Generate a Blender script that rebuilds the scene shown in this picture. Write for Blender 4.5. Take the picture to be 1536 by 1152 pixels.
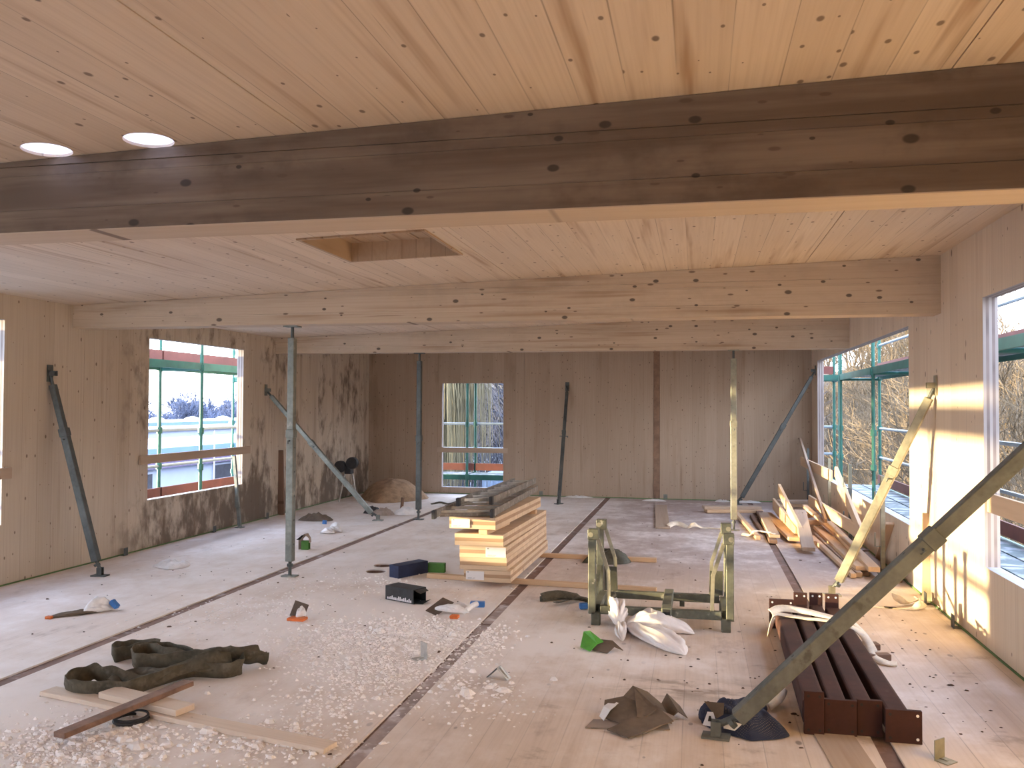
import bpy, bmesh, math, random
from mathutils import Vector, Matrix, noise as mnoise
from math import sin, cos, pi, radians

S = bpy.context.scene
COL = S.collection
for o in list(bpy.data.objects):
    bpy.data.objects.remove(o)

# ------------------------------------------------------------------ camera
F_PX, YAW, PITCH, ROLL = 1292.87, 0.211036, 0.02550985, 0.00418576
CAM = Vector((0, 0, 1.7))
_f = Vector((-sin(YAW)*cos(PITCH), cos(YAW)*cos(PITCH), sin(PITCH)))
_r0 = Vector((cos(YAW), sin(YAW), 0)); _u0 = _r0.cross(_f)
_r = cos(ROLL)*_r0 + sin(ROLL)*_u0
_u = -sin(ROLL)*_r0 + cos(ROLL)*_u0
cd = bpy.data.cameras.new('camera'); cam = bpy.data.objects.new('camera', cd); COL.objects.link(cam)
cd.sensor_width = 36; cd.lens = F_PX/1536*36; cd.clip_end = 1000
cam.matrix_world = Matrix(((_r.x, _u.x, -_f.x, CAM.x), (_r.y, _u.y, -_f.y, CAM.y), (_r.z, _u.z, -_f.z, CAM.z), (0, 0, 0, 1)))
S.camera = cam

# ------------------------------------------------------------------ sky, sun, exposure
SKY_STRENGTH = 5.2
SUN_STRENGTH = 12.0
W = bpy.data.worlds.new('sky'); S.world = W; W.use_nodes = True
wn, wl = W.node_tree.nodes, W.node_tree.links
wn.clear()
_o = wn.new('ShaderNodeOutputWorld'); _b = wn.new('ShaderNodeBackground'); _tc = wn.new('ShaderNodeTexCoord')
_s = wn.new('ShaderNodeSeparateXYZ'); _rp = wn.new('ShaderNodeValToRGB')
wl.new(_tc.outputs['Generated'], _s.inputs[0]); wl.new(_s.outputs['Z'], _rp.inputs[0])
wl.new(_rp.outputs[0], _b.inputs[0]); wl.new(_b.outputs[0], _o.inputs[0])
_rp.color_ramp.elements[0].position = 0.0; _rp.color_ramp.elements[0].color = (0.90, 0.93, 0.98, 1)
_rp.color_ramp.elements[1].position = 1.0; _rp.color_ramp.elements[1].color = (0.42, 0.56, 0.90, 1)
_e = _rp.color_ramp.elements.new(0.25); _e.color = (0.80, 0.87, 0.99, 1)
_b.inputs[1].default_value = SKY_STRENGTH
sd = bpy.data.lights.new('sun', 'SUN'); sun = bpy.data.objects.new('sun', sd); COL.objects.link(sun)
sd.energy = SUN_STRENGTH; sd.color = (1.0, 0.78, 0.43); sd.angle = radians(0.9)
sun.rotation_euler = Vector((8.34, 2.05, -0.645)).to_track_quat('-Z', 'Y').to_euler()
S.view_settings.view_transform = 'Standard'; S.view_settings.look = 'None'
S.view_settings.gamma = 1; S.view_settings.use_curve_mapping = False
S.view_settings.exposure = 0.95
S.cycles.max_bounces = 14; S.cycles.diffuse_bounces = 8; S.cycles.use_denoising = True
S.cycles.sample_clamp_indirect = 6

# ------------------------------------------------------------------ helpers
XL, XR, YB, YF, TH = -6.342, 2.002, 16.10, -3.0, 0.10
def zc(x): return 2.73 + (x - XL)*0.03           # sloped ceiling
def ray(x, y): return _f + (x-768)/F_PX*_r - (y-576)/F_PX*_u
def on(x, y, ax, val):
    d = ray(x, y); return CAM + d*((val-CAM[ax])/d[ax])
def fl(x, y, z=0.0): return on(x, y, 2, z)

class MB:
    def __init__(s): s.v = []; s.f = []; s.m = []
    def add(s, vs, fs, m=0):
        n = len(s.v); s.v += [tuple(v) for v in vs]; s.f += [tuple(i+n for i in f) for f in fs]; s.m += [m]*len(fs)
    def box(s, x0, x1, y0, y1, z0, z1, m=0):
        s.add([(x0,y0,z0),(x1,y0,z0),(x1,y1,z0),(x0,y1,z0),(x0,y0,z1),(x1,y0,z1),(x1,y1,z1),(x0,y1,z1)],
              [(0,3,2,1),(4,5,6,7),(0,1,5,4),(1,2,6,5),(2,3,7,6),(3,0,4,7)], m)
    def bar(s, p0, p1, w, t, side=None, m=0, w1=None, t1=None):
        p0, p1 = Vector(p0), Vector(p1); d = (p1-p0).normalized()
        if side is None:
            side = d.cross(Vector((0,0,1)))
            if side.length < 0.05: side = Vector((1,0,0))
        side = Vector(side); side = (side - d*side.dot(d)).normalized(); up = side.cross(d)
        w1 = w if w1 is None else w1; t1 = t if t1 is None else t1
        vs = []
        for p, a, b in ((p0, w, t), (p1, w1, t1)):
            for i, j in ((-1,-1),(1,-1),(1,1),(-1,1)): vs.append(p + side*(a/2*i) + up*(b/2*j))
        s.add(vs, [(0,1,2,3),(7,6,5,4),(0,4,5,1),(1,5,6,2),(2,6,7,3),(3,7,4,0)], m)
    def tube(s, pts, r, n=8, cap=True, m=0):
        pts = [Vector(p) for p in pts]; k = len(pts)
        rs = r if isinstance(r, (list, tuple)) else [r]*k
        ref = None; vs = []
        for i, p in enumerate(pts):
            d = (pts[min(i+1,k-1)] - pts[max(i-1,0)])
            if d.length < 1e-9: d = Vector((0,0,1))
            d.normalize()
            if ref is None:
                ref = d.cross(Vector((0,0,1)))
                if ref.length < 0.1: ref = d.cross(Vector((1,0,0)))
            a = (ref - d*ref.dot(d)).normalized(); ref = a; b = d.cross(a)
            for j in range(n):
                t = 2*pi*j/n; vs.append(p + a*(rs[i]*cos(t)) + b*(rs[i]*sin(t)))
        fs = []
        for i in range(k-1):
            for j in range(n):
                q = (j+1) % n; fs.append((i*n+j, i*n+q, (i+1)*n+q, (i+1)*n+j))
        if cap: fs += [tuple(range(n-1,-1,-1)), tuple((k-1)*n+j for j in range(n))]
        s.add(vs, fs, m)
    def ring(s, c, r, h, n=24, thick=0.01, m=0):
        s.tube([(c[0]+r*cos(2*pi*i/n), c[1]+r*sin(2*pi*i/n), c[2]) for i in range(n+1)], thick, 6, False, m)

def finish(name, mb, mat, parent=None, smooth=False, bevel=0):
    me = bpy.data.meshes.new(name)
    off = Vector(parent.location) if parent else Vector((0,0,0))
    p = parent.parent if parent else None
    while p: off += Vector(p.location); p = p.parent
    me.from_pydata([tuple(Vector(v)-off) for v in mb.v], [], mb.f)
    mats = mat if isinstance(mat, (list, tuple)) else [mat]
    for m in mats: me.materials.append(m)
    me.polygons.foreach_set('material_index', mb.m)
    if bevel:
        bm = bmesh.new(); bm.from_mesh(me)
        bmesh.ops.bevel(bm, geom=list(bm.edges), offset=bevel, segments=1, affect='EDGES', clamp_overlap=True)
        bm.to_mesh(me); bm.free()
    if smooth: me.polygons.foreach_set('use_smooth', [True]*len(me.polygons))
    me.update()
    o = bpy.data.objects.new(name, me); COL.objects.link(o)
    if parent: o.parent = parent
    return o
def tag(o, label=None, cat=None, group=None, kind=None):
    if label: o['label'] = label
    if cat: o['category'] = cat
    if group: o['group'] = group
    if kind: o['kind'] = kind
    return o
def thing(name, label, cat, loc, group=None, kind=None):
    o = bpy.data.objects.new(name, None); COL.objects.link(o); o.location = loc; o.empty_display_size = 0.1
    return tag(o, label, cat, group, kind)
def cut(o, cutters):
    for c in cutters:
        m = o.modifiers.new('b', 'BOOLEAN'); m.object = c; m.operation = 'DIFFERENCE'; m.solver = 'EXACT'
    dg = bpy.context.evaluated_depsgraph_get()
    me = bpy.data.meshes.new_from_object(o.evaluated_get(dg))
    o.modifiers.clear(); old = o.data; o.data = me; bpy.data.meshes.remove(old)

# ------------------------------------------------------------------ materials
class NT:
    def __init__(s, name):
        s.mat = bpy.data.materials.new(name); s.mat.use_nodes = True
        s.t = s.mat.node_tree; s.n = s.t.nodes; s.l = s.t.links
        s.p = s.n['Principled BSDF']
    def put(s, sock, v):
        if isinstance(v, bpy.types.NodeSocket): s.l.new(v, sock)
        elif isinstance(v, (tuple, list)) and len(v) == 3 and sock.type == 'RGBA': sock.default_value = (*v, 1)
        else: sock.default_value = v
    def m(s, op, a, b=0.0, c=None, clamp=False):
        n = s.n.new('ShaderNodeMath'); n.operation = op; n.use_clamp = clamp
        s.put(n.inputs[0], a); s.put(n.inputs[1], b)
        if c is not None: s.put(n.inputs[2], c)
        return n.outputs[0]
    def mix(s, f, a, b, mode='MIX'):
        n = s.n.new('ShaderNodeMix'); n.data_type = 'RGBA'; n.blend_type = mode
        s.put(n.inputs['Factor'], f)
        s.put([i for i in n.inputs if i.name == 'A' and i.type == 'RGBA'][0], a)
        s.put([i for i in n.inputs if i.name == 'B' and i.type == 'RGBA'][0], b)
        return [o for o in n.outputs if o.type == 'RGBA'][0]
    def step(s, x, a, b):
        n = s.n.new('ShaderNodeMapRange'); n.interpolation_type = 'SMOOTHSTEP'
        s.put(n.inputs[0], x); n.inputs[1].default_value = a; n.inputs[2].default_value = b
        return n.outputs[0]
    def xyz(s, a, b, c=0.0):
        n = s.n.new('ShaderNodeCombineXYZ')
        for i, v in enumerate((a, b, c)): s.put(n.inputs[i], v)
        return n.outputs[0]
    def obj(s):
        n = s.n.new('ShaderNodeTexCoord'); q = s.n.new('ShaderNodeSeparateXYZ'); s.l.new(n.outputs['Object'], q.inputs[0])
        return n.outputs['Object'], [q.outputs[i] for i in range(3)]
    def noise(s, vec, scale=1.0, detail=3.0, rough=0.55):
        n = s.n.new('ShaderNodeTexNoise'); s.put(n.inputs['Vector'], vec); n.inputs['Scale'].default_value = scale
        n.inputs['Detail'].default_value = detail; n.inputs['Roughness'].default_value = rough
        return n.outputs['Fac']
    def white(s, w):
        n = s.n.new('ShaderNodeTexWhiteNoise'); n.noise_dimensions = '1D'; s.put(n.inputs['W'], w); return n.outputs['Value']
    def voro(s, vec):
        n = s.n.new('ShaderNodeTexVoronoi'); n.voronoi_dimensions = '2D'; s.put(n.inputs['Vector'], vec); n.inputs['Scale'].default_value = 1
        q = s.n.new('ShaderNodeSeparateColor'); s.l.new(n.outputs['Color'], q.inputs[0])
        return n.outputs['Distance'], q.outputs[0], q.outputs[1]
    def rnd(s):
        return s.n.new('ShaderNodeObjectInfo').outputs['Random']
    def out(s, col, rough=0.75, metal=0.0, bump=None, bstr=0.2, bdist=0.01, alpha=None):
        s.put(s.p.inputs['Base Color'], col); s.put(s.p.inputs['Roughness'], rough); s.put(s.p.inputs['Metallic'], metal)
        if bump is not None:
            b = s.n.new('ShaderNodeBump'); b.inputs['Strength'].default_value = bstr; b.inputs['Distance'].default_value = bdist
            s.l.new(bump, b.inputs['Height']); s.l.new(b.outputs[0], s.p.inputs['Normal'])
        return s.mat

def wood(name, L, A, base, width=0.2, seam=0.5, knot=0.6, streak=0.5, rough=0.72, per_obj=False, extra=None, kl=0.30, ka=0.17, tint=0.22, crack=0.5):
    t = NT(name); vec, c = t.obj(); D = 3-L-A
    l, a, d = c[L], c[A], c[D]
    if per_obj:
        r0 = t.rnd(); l = t.m('ADD', l, t.m('MULTIPLY', r0, 37.0)); a2 = t.m('ADD', a, t.m('MULTIPLY', r0, 11.3))
    else: a2 = a
    q = t.m('ADD', t.m('DIVIDE', a2, width), 0.37); i = t.m('FLOOR', q); fr = t.m('FRACT', q)
    r = t.white(i)
    dark = tuple(b*x for b, x in zip(base, (0.78, 0.71, 0.64))); light = tuple(min(1, b*1.12) for b in base)
    col = t.mix(t.m('MULTIPLY', r, tint*2.2, clamp=True), light, tuple(b*x for b, x in zip(base, (0.86, 0.82, 0.78))))
    g = t.noise(t.xyz(t.m('MULTIPLY', l, 1.3), t.m('MULTIPLY', a2, 60.0), t.m('MULTIPLY', d, 20.0)), 1, 2)
    col = t.mix(t.m('MULTIPLY', t.step(g, 0.35, 0.75), 0.30), col, dark)
    s1 = t.noise(t.xyz(t.m('MULTIPLY', l, 0.45), t.m('MULTIPLY', a2, 9.0), t.m('MULTIPLY', i, 3.7)), 1, 3)
    col = t.mix(t.m('MULTIPLY', t.step(s1, 0.55, 0.75), streak), col, tuple(b*x for b, x in zip(base, (0.58, 0.44, 0.33))))
    big = t.noise(t.xyz(t.m('MULTIPLY', l, 0.5), t.m('MULTIPLY', a2, 0.6), d), 1, 3)
    col = t.mix(t.m('MULTIPLY', t.step(big, 0.4, 0.7), 0.18), col, dark)
    cr = t.noise(t.xyz(t.m('MULTIPLY', l, 1.1), t.m('MULTIPLY', a2, 42.0), t.m('MULTIPLY_ADD', i, 2.3, 7.0)), 1, 2, .5)
    col = t.mix(t.m('MULTIPLY', t.step(cr, 0.70, 0.80), crack), col, (0.14, 0.075, 0.045))
    if knot:
        dist, r1, r2 = t.voro(t.xyz(t.m('ADD', t.m('DIVIDE', l, kl), t.m('MULTIPLY', i, 5.3)), t.m('DIVIDE', a2, ka)))
        rad = t.m('MULTIPLY_ADD', t.m('MULTIPLY', r2, r2), 0.10, 0.03)
        k = t.m('SUBTRACT', 1.0, t.m('DIVIDE', dist, rad)); k = t.step(k, 0.0, 0.5)
        k = t.m('MULTIPLY', k, t.m('GREATER_THAN', r1, 1.0-knot*0.75))
        col = t.mix(t.m('MULTIPLY', k, 0.75), col, (0.085, 0.045, 0.028))
    if seam:
        e = t.m('ABSOLUTE', t.m('SUBTRACT', fr, 0.5))
        sm = t.step(e, 0.5-0.0045/width, 0.5-0.001/width)
        bn = t.noise(t.xyz(t.m('MULTIPLY', l, 0.7), t.m('MULTIPLY', i, 9.1)), 1, 2)
        col = t.mix(t.m('MULTIPLY', t.m('MULTIPLY', sm, seam), t.step(bn, 0.38, 0.62)), col, (0.08, 0.045, 0.028))
    if extra: col = extra(t, col, l, a, d, c)
    bmp = t.m('ADD', t.m('MULTIPLY', g, 0.5), s1)
    return t.out(col, rough, 0.0, bmp, 0.12, 0.004)

def plain(name, col, rough=0.6, metal=0.0, var=0.25, scale=6.0, spot=None, spot_at=(0.6, 0.7), per_obj=False, bump=0.0):
    t = NT(name); vec, c = t.obj()
    n = t.noise(vec, scale, 4); n2 = t.noise(vec, scale*5.3, 2)
    k = t.m('ADD', t.m('MULTIPLY', n, 0.7), t.m('MULTIPLY', n2, 0.3))
    c2 = t.mix(t.step(k, 0.3, 0.7), tuple(x*(1-var) for x in col), tuple(min(1, x*(1+var)) for x in col))
    if per_obj: c2 = t.mix(t.m('MULTIPLY', t.rnd(), 0.35), c2, tuple(x*0.6 for x in col))
    if spot: c2 = t.mix(t.step(t.noise(vec, scale*2.1, 5), *spot_at), c2, spot)
    return t.out(c2, rough, metal, n2 if bump else None, bump, 0.01)

# mould and dirt on panels, with shade painted on the first beam
def mould_left(t, col, l, a, d, c):
    y, z = c[1], c[2]
    n = t.noise(t.xyz(t.m('MULTIPLY', y, 1.6), t.m('MULTIPLY', z, 0.75)), 1, 4, 0.62)
    n2 = t.noise(t.xyz(t.m('MULTIPLY', y, 7.0), t.m('MULTIPLY', z, 3.2)), 1, 4, 0.65)
    far = t.step(y, 7.9, 9.4)
    low = t.m('SUBTRACT', 1.0, t.step(z, 0.25, 1.1))
    wet = t.m('MULTIPLY', far, t.m('ADD', t.m('MULTIPLY', low, 0.11), 0.038))
    k = t.step(t.m('ADD', t.m('ADD', t.m('MULTIPLY', n, 0.55), t.m('MULTIPLY', n2, 0.45)), wet), 0.53, 0.68)
    col = t.mix(t.m('MULTIPLY', t.m('MULTIPLY', k, far), 0.85), col, (0.085, 0.055, 0.035))
    runs = t.noise(t.xyz(t.m('MULTIPLY', y, 6.0), t.m('MULTIPLY', z, 0.35), 4.0), 1, 3)
    return t.mix(t.m('MULTIPLY', t.m('MULTIPLY', t.step(runs, 0.5, 0.72), far), 0.35), col, (0.17, 0.105, 0.06))
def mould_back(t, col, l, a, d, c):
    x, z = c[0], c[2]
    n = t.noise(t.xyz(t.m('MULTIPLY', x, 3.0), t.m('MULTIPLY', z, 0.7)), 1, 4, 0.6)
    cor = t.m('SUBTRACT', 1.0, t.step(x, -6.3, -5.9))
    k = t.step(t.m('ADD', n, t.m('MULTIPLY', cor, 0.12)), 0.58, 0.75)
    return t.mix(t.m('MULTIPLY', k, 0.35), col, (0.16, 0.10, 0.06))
def beam_dirt_shade(t, col, l, a, d, c):
    x, y, z = c
    n = t.noise(t.xyz(t.m('MULTIPLY', x, 0.9), t.m('MULTIPLY', z, 2.6), y), 1, 5, 0.65)
    n2 = t.noise(t.xyz(t.m('MULTIPLY', x, 5.0), t.m('MULTIPLY', z, 6.0), y), 1, 4, 0.65)
    first = t.m('LESS_THAN', y, 5.0)
    k = t.step(t.m('ADD', t.m('MULTIPLY', n, 0.65), t.m('MULTIPLY', n2, 0.35)), 0.46, 0.66)
    side = t.m('GREATER_THAN', z, 2.495)
    n3 = t.noise(t.xyz(t.m('MULTIPLY', x, 0.55), t.m('MULTIPLY', z, 7.0), 5.0), 1, 4, .6)
    col = t.mix(t.m('MULTIPLY', t.m('MULTIPLY', first, side), t.m('MULTIPLY_ADD', t.step(n3, .35, .65), .22, .74)), col, (0.108, 0.070, 0.046))  # sides of the first beam darkened for shade over the dirt; underside stays pale
    col = t.mix(t.m('MULTIPLY', t.m('MULTIPLY', k, side), t.m('MULTIPLY_ADD', first, 0.5, 0.15)), col, (0.075, 0.046, 0.029))
    dist, r1, r2 = t.voro(t.xyz(t.m('DIVIDE', x, .27), t.m('DIVIDE', z, .16)))
    kk = t.m('MULTIPLY', t.step(t.m('SUBTRACT', 1.0, t.m('DIVIDE', dist, t.m('MULTIPLY_ADD', r2, .10, .05))), 0, .4), t.m('GREATER_THAN', r1, .55))
    return t.mix(t.m('MULTIPLY', t.m('MULTIPLY', kk, side), .8), col, (0.022, 0.014, 0.010))
DUST = [(-2.3, 5.9, 1.7, 1.0), (-2.75, 6.8, 1.4, .8), (-3.2, 3.9, 1.6, 0.95), (-2.9, 8.6, 1.8, 0.75), (-4.4, 4.5, 1.4, .4), (-4.9, 12.8, 3.2, 0.45), (-3.2, 14.6, 3.0, 0.6), (-1.0, 6.1, 1.2, 0.55), (-5.0, 8.0, 2.2, .35), (-2.2, 10.5, 2.2, .45), (0.0, 11.5, 2.5, .25)]
def floor_dust(t, col, l, a, d, c):
    x, y, z = c; tot = None
    for (cx, cy, r, s) in DUST:
        dx = t.m('SUBTRACT', x, cx); dy = t.m('SUBTRACT', y, cy)
        q = t.m('SQRT', t.m('ADD', t.m('MULTIPLY', dx, dx), t.m('MULTIPLY', dy, dy)))
        k = t.m('MULTIPLY', t.m('SUBTRACT', 1.0, t.m('DIVIDE', q, r), clamp=True), s)
        tot = k if tot is None else t.m('MAXIMUM', tot, k)
    n = t.noise(t.xyz(x, y), 1.6, 6, 0.65); n2 = t.noise(t.xyz(t.m('MULTIPLY', x, 1), t.m('MULTIPLY', y, 0.6)), 7.0, 5, 0.7)
    f = t.m('ADD', t.m('MULTIPLY', n, 0.9), t.m('MULTIPLY', n2, 0.5))
    k = t.step(t.m('ADD', f, t.m('MULTIPLY', tot, 0.66)), 0.62, 1.10)
    g = t.step(t.noise(t.xyz(x, t.m('MULTIPLY', y, 0.5), 3.3), 2.2, 5, 0.7), 0.56, 0.75)
    warm = t.m('MULTIPLY', t.step(x, -1.5, -.7), t.m('SUBTRACT', 1.0, t.step(y, 6.2, 8.5)))
    col = t.mix(t.m('MULTIPLY_ADD', warm, -.33, .45), col, (0.76, 0.69, 0.655))
    sx_, sy_ = t.m('DIVIDE', t.m('ADD', x, .05), .75), t.m('DIVIDE', t.m('SUBTRACT', y, 5.35), .30)
    smear = t.m('SUBTRACT', 1.0, t.m('SQRT', t.m('ADD', t.m('MULTIPLY', sx_, sx_), t.m('MULTIPLY', sy_, sy_))), clamp=True)
    sn = t.noise(t.xyz(t.m('MULTIPLY', x, 3.0), t.m('MULTIPLY', y, 9.0), 1.7), 1, 5, .65)
    col = t.mix(t.m('MULTIPLY', t.m('MULTIPLY', smear, t.step(sn, .42, .62)), .9), col, (0.20, 0.14, 0.095))
    col = t.mix(t.m('MULTIPLY', warm, t.m('MULTIPLY', t.step(t.noise(t.xyz(t.m('MULTIPLY', x, 2.2), t.m('MULTIPLY', y, 3.0), 8.0), 1, 6, .7), .56, .70), .5)), col, (0.24, 0.155, 0.10))
    damp = t.m('MULTIPLY', t.step(y, 6.8, 10.5), t.step(x, -2.6, -.6))
    dn = t.step(t.m('ADD', n, t.m('MULTIPLY', n2, .35)), .45, .85)
    col = t.mix(t.m('MULTIPLY', damp, t.m('MULTIPLY_ADD', dn, .25, .72)), col, (0.30, 0.225, 0.205))
    col = t.mix(t.m('MULTIPLY', g, 0.45), col, (0.22, 0.13, 0.09))
    return t.mix(t.m('MULTIPLY', k, 0.85), col, (0.88, 0.835, 0.82))

SPRUCE = (0.62, 0.515, 0.41)
M_ceil = wood('ceiling_spruce', 1, 0, SPRUCE, 0.19, 0.55, 0.75, 0.8, kl=.22, ka=.13)
M_wall_l = wood('wall_spruce_mould', 2, 1, (0.50, 0.435, 0.36), 0.2, 0.3, 0.6, 0.3, extra=mould_left, kl=.2, ka=.12)
M_wall_r = wood('wall_spruce', 2, 1, (0.62, 0.52, 0.41), 0.2, 0.3, 0.5, 0.3)
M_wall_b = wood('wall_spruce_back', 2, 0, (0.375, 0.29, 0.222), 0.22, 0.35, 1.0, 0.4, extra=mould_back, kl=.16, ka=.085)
M_floor = wood('floor_spruce', 1, 0, (0.62, 0.52, 0.44), 0.2, 0.45, 0.3, 0.35, extra=floor_dust, rough=.8)
M_beam = wood('beam_glulam', 0, 2, (0.52, 0.42, 0.32), 0.165, 0.2, 0.6, 0.75, extra=beam_dirt_shade, kl=.30, ka=.10)
M_hatch = wood('hatch_boards', 1, 0, (0.42, 0.31, 0.22), 0.12, 0.7, 0.5, 0.8)
M_plank = wood('plank_spruce', 0, 1, (0.64, 0.46, 0.30), 0.4, 0.0, 0.5, 0.45, per_obj=True, kl=.4, ka=.12)
M_plank_pale = wood('plank_dusty', 0, 1, (0.66, 0.555, 0.46), 0.4, 0.0, 0.3, 0.3, per_obj=True, kl=.4, ka=.12)
M_plank_old = wood('plank_weathered', 0, 1, (0.43, 0.335, 0.26), 0.4, 0.0, 0.5, 0.6, per_obj=True, kl=.4, ka=.12)
M_plank_dark = wood('plank_dark', 0, 1, (0.20, 0.125, 0.09), 0.4, 0.0, 0.4, 0.6, per_obj=True)
M_ply_a = wood('ply_long', 0, 1, (0.62, 0.475, 0.335), 0.1, 0.3, 0.3, 0.5, per_obj=True)
M_ply_b = wood('ply_cross', 0, 1, (0.39, 0.26, 0.165), 0.1, 0.3, 0.3, 0.7, per_obj=True)
def edge_mat(name, ax, lo, th):
    t = NT(name); vec, c = t.obj()
    q = t.m('MULTIPLY', t.m('DIVIDE', t.m('SUBTRACT', c[ax], lo), th), 5.0); i = t.m('FLOOR', q); odd = t.m('MODULO', i, 2.0)
    n = t.noise(t.xyz(t.m('MULTIPLY', c[2], 1.8), t.m('MULTIPLY', i, 3.0)), 1, 3)
    n2 = t.noise(t.xyz(t.m('MULTIPLY', c[2], 0.8), t.m('MULTIPLY', c[ax], 90.0)), 1, 2)
    a = t.mix(n2, (0.40, 0.37, 0.37), (0.32, 0.28, 0.27)); b = t.mix(t.step(n, .4, .6), (0.16, 0.13, 0.13), (0.27, 0.22, 0.21))
    return t.out(t.mix(t.m('ABSOLUTE', odd), a, b), 0.75)
M_edge_r = edge_mat('panel_edge_right', 0, XR, TH); M_edge_l = edge_mat('panel_edge_left', 0, XL-TH, TH); M_edge_b = edge_mat('panel_edge_back', 1, YB, TH)
M_frost = plain('frosted_sill', (0.45, 0.46, 0.50), 0.7, 0, 0.12, 5)
M_groove = plain('groove_brown', (0.20, 0.125, 0.10), 0.85, 0, 0.25, 3.0, spot=(0.42, 0.36, 0.37), spot_at=(0.56, 0.7))
M_strip = plain('dusty_strip', (0.36, 0.29, 0.27), .85, 0, .2, 3, spot=(.6, .55, .56), spot_at=(.5, .65))
def film():
    t = NT('thin_film'); b = t.n.new('ShaderNodeBsdfTranslucent'); b.inputs[0].default_value = (.80, .80, .86, 1); o = [n for n in t.n if n.type == 'OUTPUT_MATERIAL'][0]; t.l.new(b.outputs[0], o.inputs[0]); return t.mat
M_film = film()
M_slab = plain('dark_slab', (0.16, 0.10, 0.07), 0.9)
M_tape = plain('green_seal', (0.09, 0.17, 0.06), 0.7, 0, 0.3)
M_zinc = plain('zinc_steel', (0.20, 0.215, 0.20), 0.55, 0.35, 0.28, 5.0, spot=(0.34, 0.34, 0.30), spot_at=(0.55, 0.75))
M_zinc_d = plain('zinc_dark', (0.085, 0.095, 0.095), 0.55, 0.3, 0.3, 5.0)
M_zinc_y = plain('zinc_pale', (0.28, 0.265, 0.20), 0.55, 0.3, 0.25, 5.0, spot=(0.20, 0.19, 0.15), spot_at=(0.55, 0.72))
M_rack = plain('rack_steel', (0.120, 0.125, 0.098), 0.6, 0.3, 0.3, 6.0, spot=(0.42, 0.40, 0.33), spot_at=(0.62, 0.72))
M_rackdark = plain('rack_plate', (0.085, 0.085, 0.065), 0.65, 0.3, 0.3, 6.0)
M_red = plain('red_oxide', (0.045, 0.0135, 0.010), 0.9, 0.0, 0.25, 5.0, spot=(0.09, 0.05, 0.04), spot_at=(0.62, 0.8))
M_black = plain('black_void', (0.012, 0.012, 0.012), 0.8)
M_alu = plain('aluminium', (0.50, 0.49, 0.47), 0.42, 0.7, 0.2, 8.0)
M_alu_dirty = plain('ladder_dirty', (0.22, 0.20, 0.18), 0.55, 0.4, 0.35, 8.0, spot=(0.45, 0.43, 0.40), spot_at=(0.55, 0.7))
M_rubber = plain('rubber_dark', (0.03, 0.03, 0.035), 0.7)
M_strap = plain('strap_olive', (0.085, 0.073, 0.050), 0.9, 0, 0.35, 9.0, spot=(0.15, 0.13, 0.10), spot_at=(0.5, 0.75))
M_sling = plain('sling_white', (0.78, 0.70, 0.58), 0.85, 0, 0.12, 20)
M_bag = plain('bag_plastic', (0.80, 0.76, 0.76), 0.45, 0, 0.06, 12)
M_wrap = plain('wrapper_white', (0.80, 0.79, 0.80), 0.5, 0, 0.1, 12)
M_blue = plain('blue_plastic', (0.05, 0.19, 0.52), 0.5); M_orange = plain('orange_plastic', (0.62, 0.15, 0.03), 0.5)
M_navy = plain('navy_carton', (0.016, 0.028, 0.085), 0.6, 0, 0.3); M_blackbox = plain('black_carton', (0.022, 0.024, 0.028), 0.55, 0, .3)
M_green = plain('green_carton', (0.07, 0.22, 0.035), 0.6, 0, .2); M_grey = plain('grey_board', (0.36, 0.29, 0.25), 0.85)
M_greenbright = plain('green_card_bright', (0.10, 0.38, 0.05), 0.6, 0, .2)
M_card = plain('cardboard', (0.135, 0.10, 0.072), 0.9, 0, .25, 5); M_card2 = plain('cardboard_pale', (0.27, 0.22, 0.19), 0.9, 0, .12, 5)
M_brownplate = plain('brown_plate', (0.11, 0.075, 0.055), 0.7)
M_white = plain('paper_white', (0.70, 0.69, 0.71), 0.7, 0, .03); M_print = plain('grey_print', (0.25, 0.25, 0.27), 0.7)
M_dustlump = plain('sawdust_white', (0.86, 0.82, 0.81), 0.9, 0, .15, 9); M_heap = plain('sawdust_brown', (0.36, 0.24, 0.15), 0.95, 0, .25, 9)
M_chip = plain('chips_dark', (0.09, 0.055, 0.04), 0.9)
def mesh_sack():
    t = NT('sack_mesh'); vec, c = t.obj()
    w = t.m('MULTIPLY', t.m('SINE', t.m('MULTIPLY', c[0], 420.0)), t.m('SINE', t.m('MULTIPLY', c[1], 420.0)))
    n = t.noise(vec, 9, 3)
    return t.out(t.mix(t.m('MULTIPLY', t.step(w, 0.2, 0.8), t.step(n, .4, .7)), (0.014, 0.020, 0.048), (0.13, 0.11, 0.10)), 0.85)
M_sack = mesh_sack()
# outdoors
M_sc_green = plain('scaffold_green', (0.022, 0.115, 0.095), 0.5, 0.2, .25, 2.0)
M_sc_zinc = plain('scaffold_zinc', (0.22, 0.27, 0.32), 0.45, 0.4, .2, 2.0)
M_sc_red = plain('scaffold_toeboard', (0.13, 0.037, 0.029), 0.7, 0, .2, 2.0)
M_sc_deck = plain('scaffold_deck', (0.08, 0.12, 0.135), 0.7, 0.1, .2, 2.0, spot=(0.30, .34, .40), spot_at=(0.45, .62))
M_bark = plain('bark_grey', (0.075, 0.058, 0.042), 0.95, 0, .3, 3)
M_twig = plain('twig_tan', (0.115, 0.084, 0.050), 0.95, 0, .4, 2)
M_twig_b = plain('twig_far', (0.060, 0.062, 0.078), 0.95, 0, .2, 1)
M_twig_haze = plain('twig_distant_haze', (0.09, 0.11, 0.175), 0.95, 0, .2, 1)  # distance haze painted into the twig colour
M_bank = plain('bank_grey', (0.060, 0.055, 0.050), 0.95, 0, .35, .4, spot=(.10, .09, .08), spot_at=(.5, .62))
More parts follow.
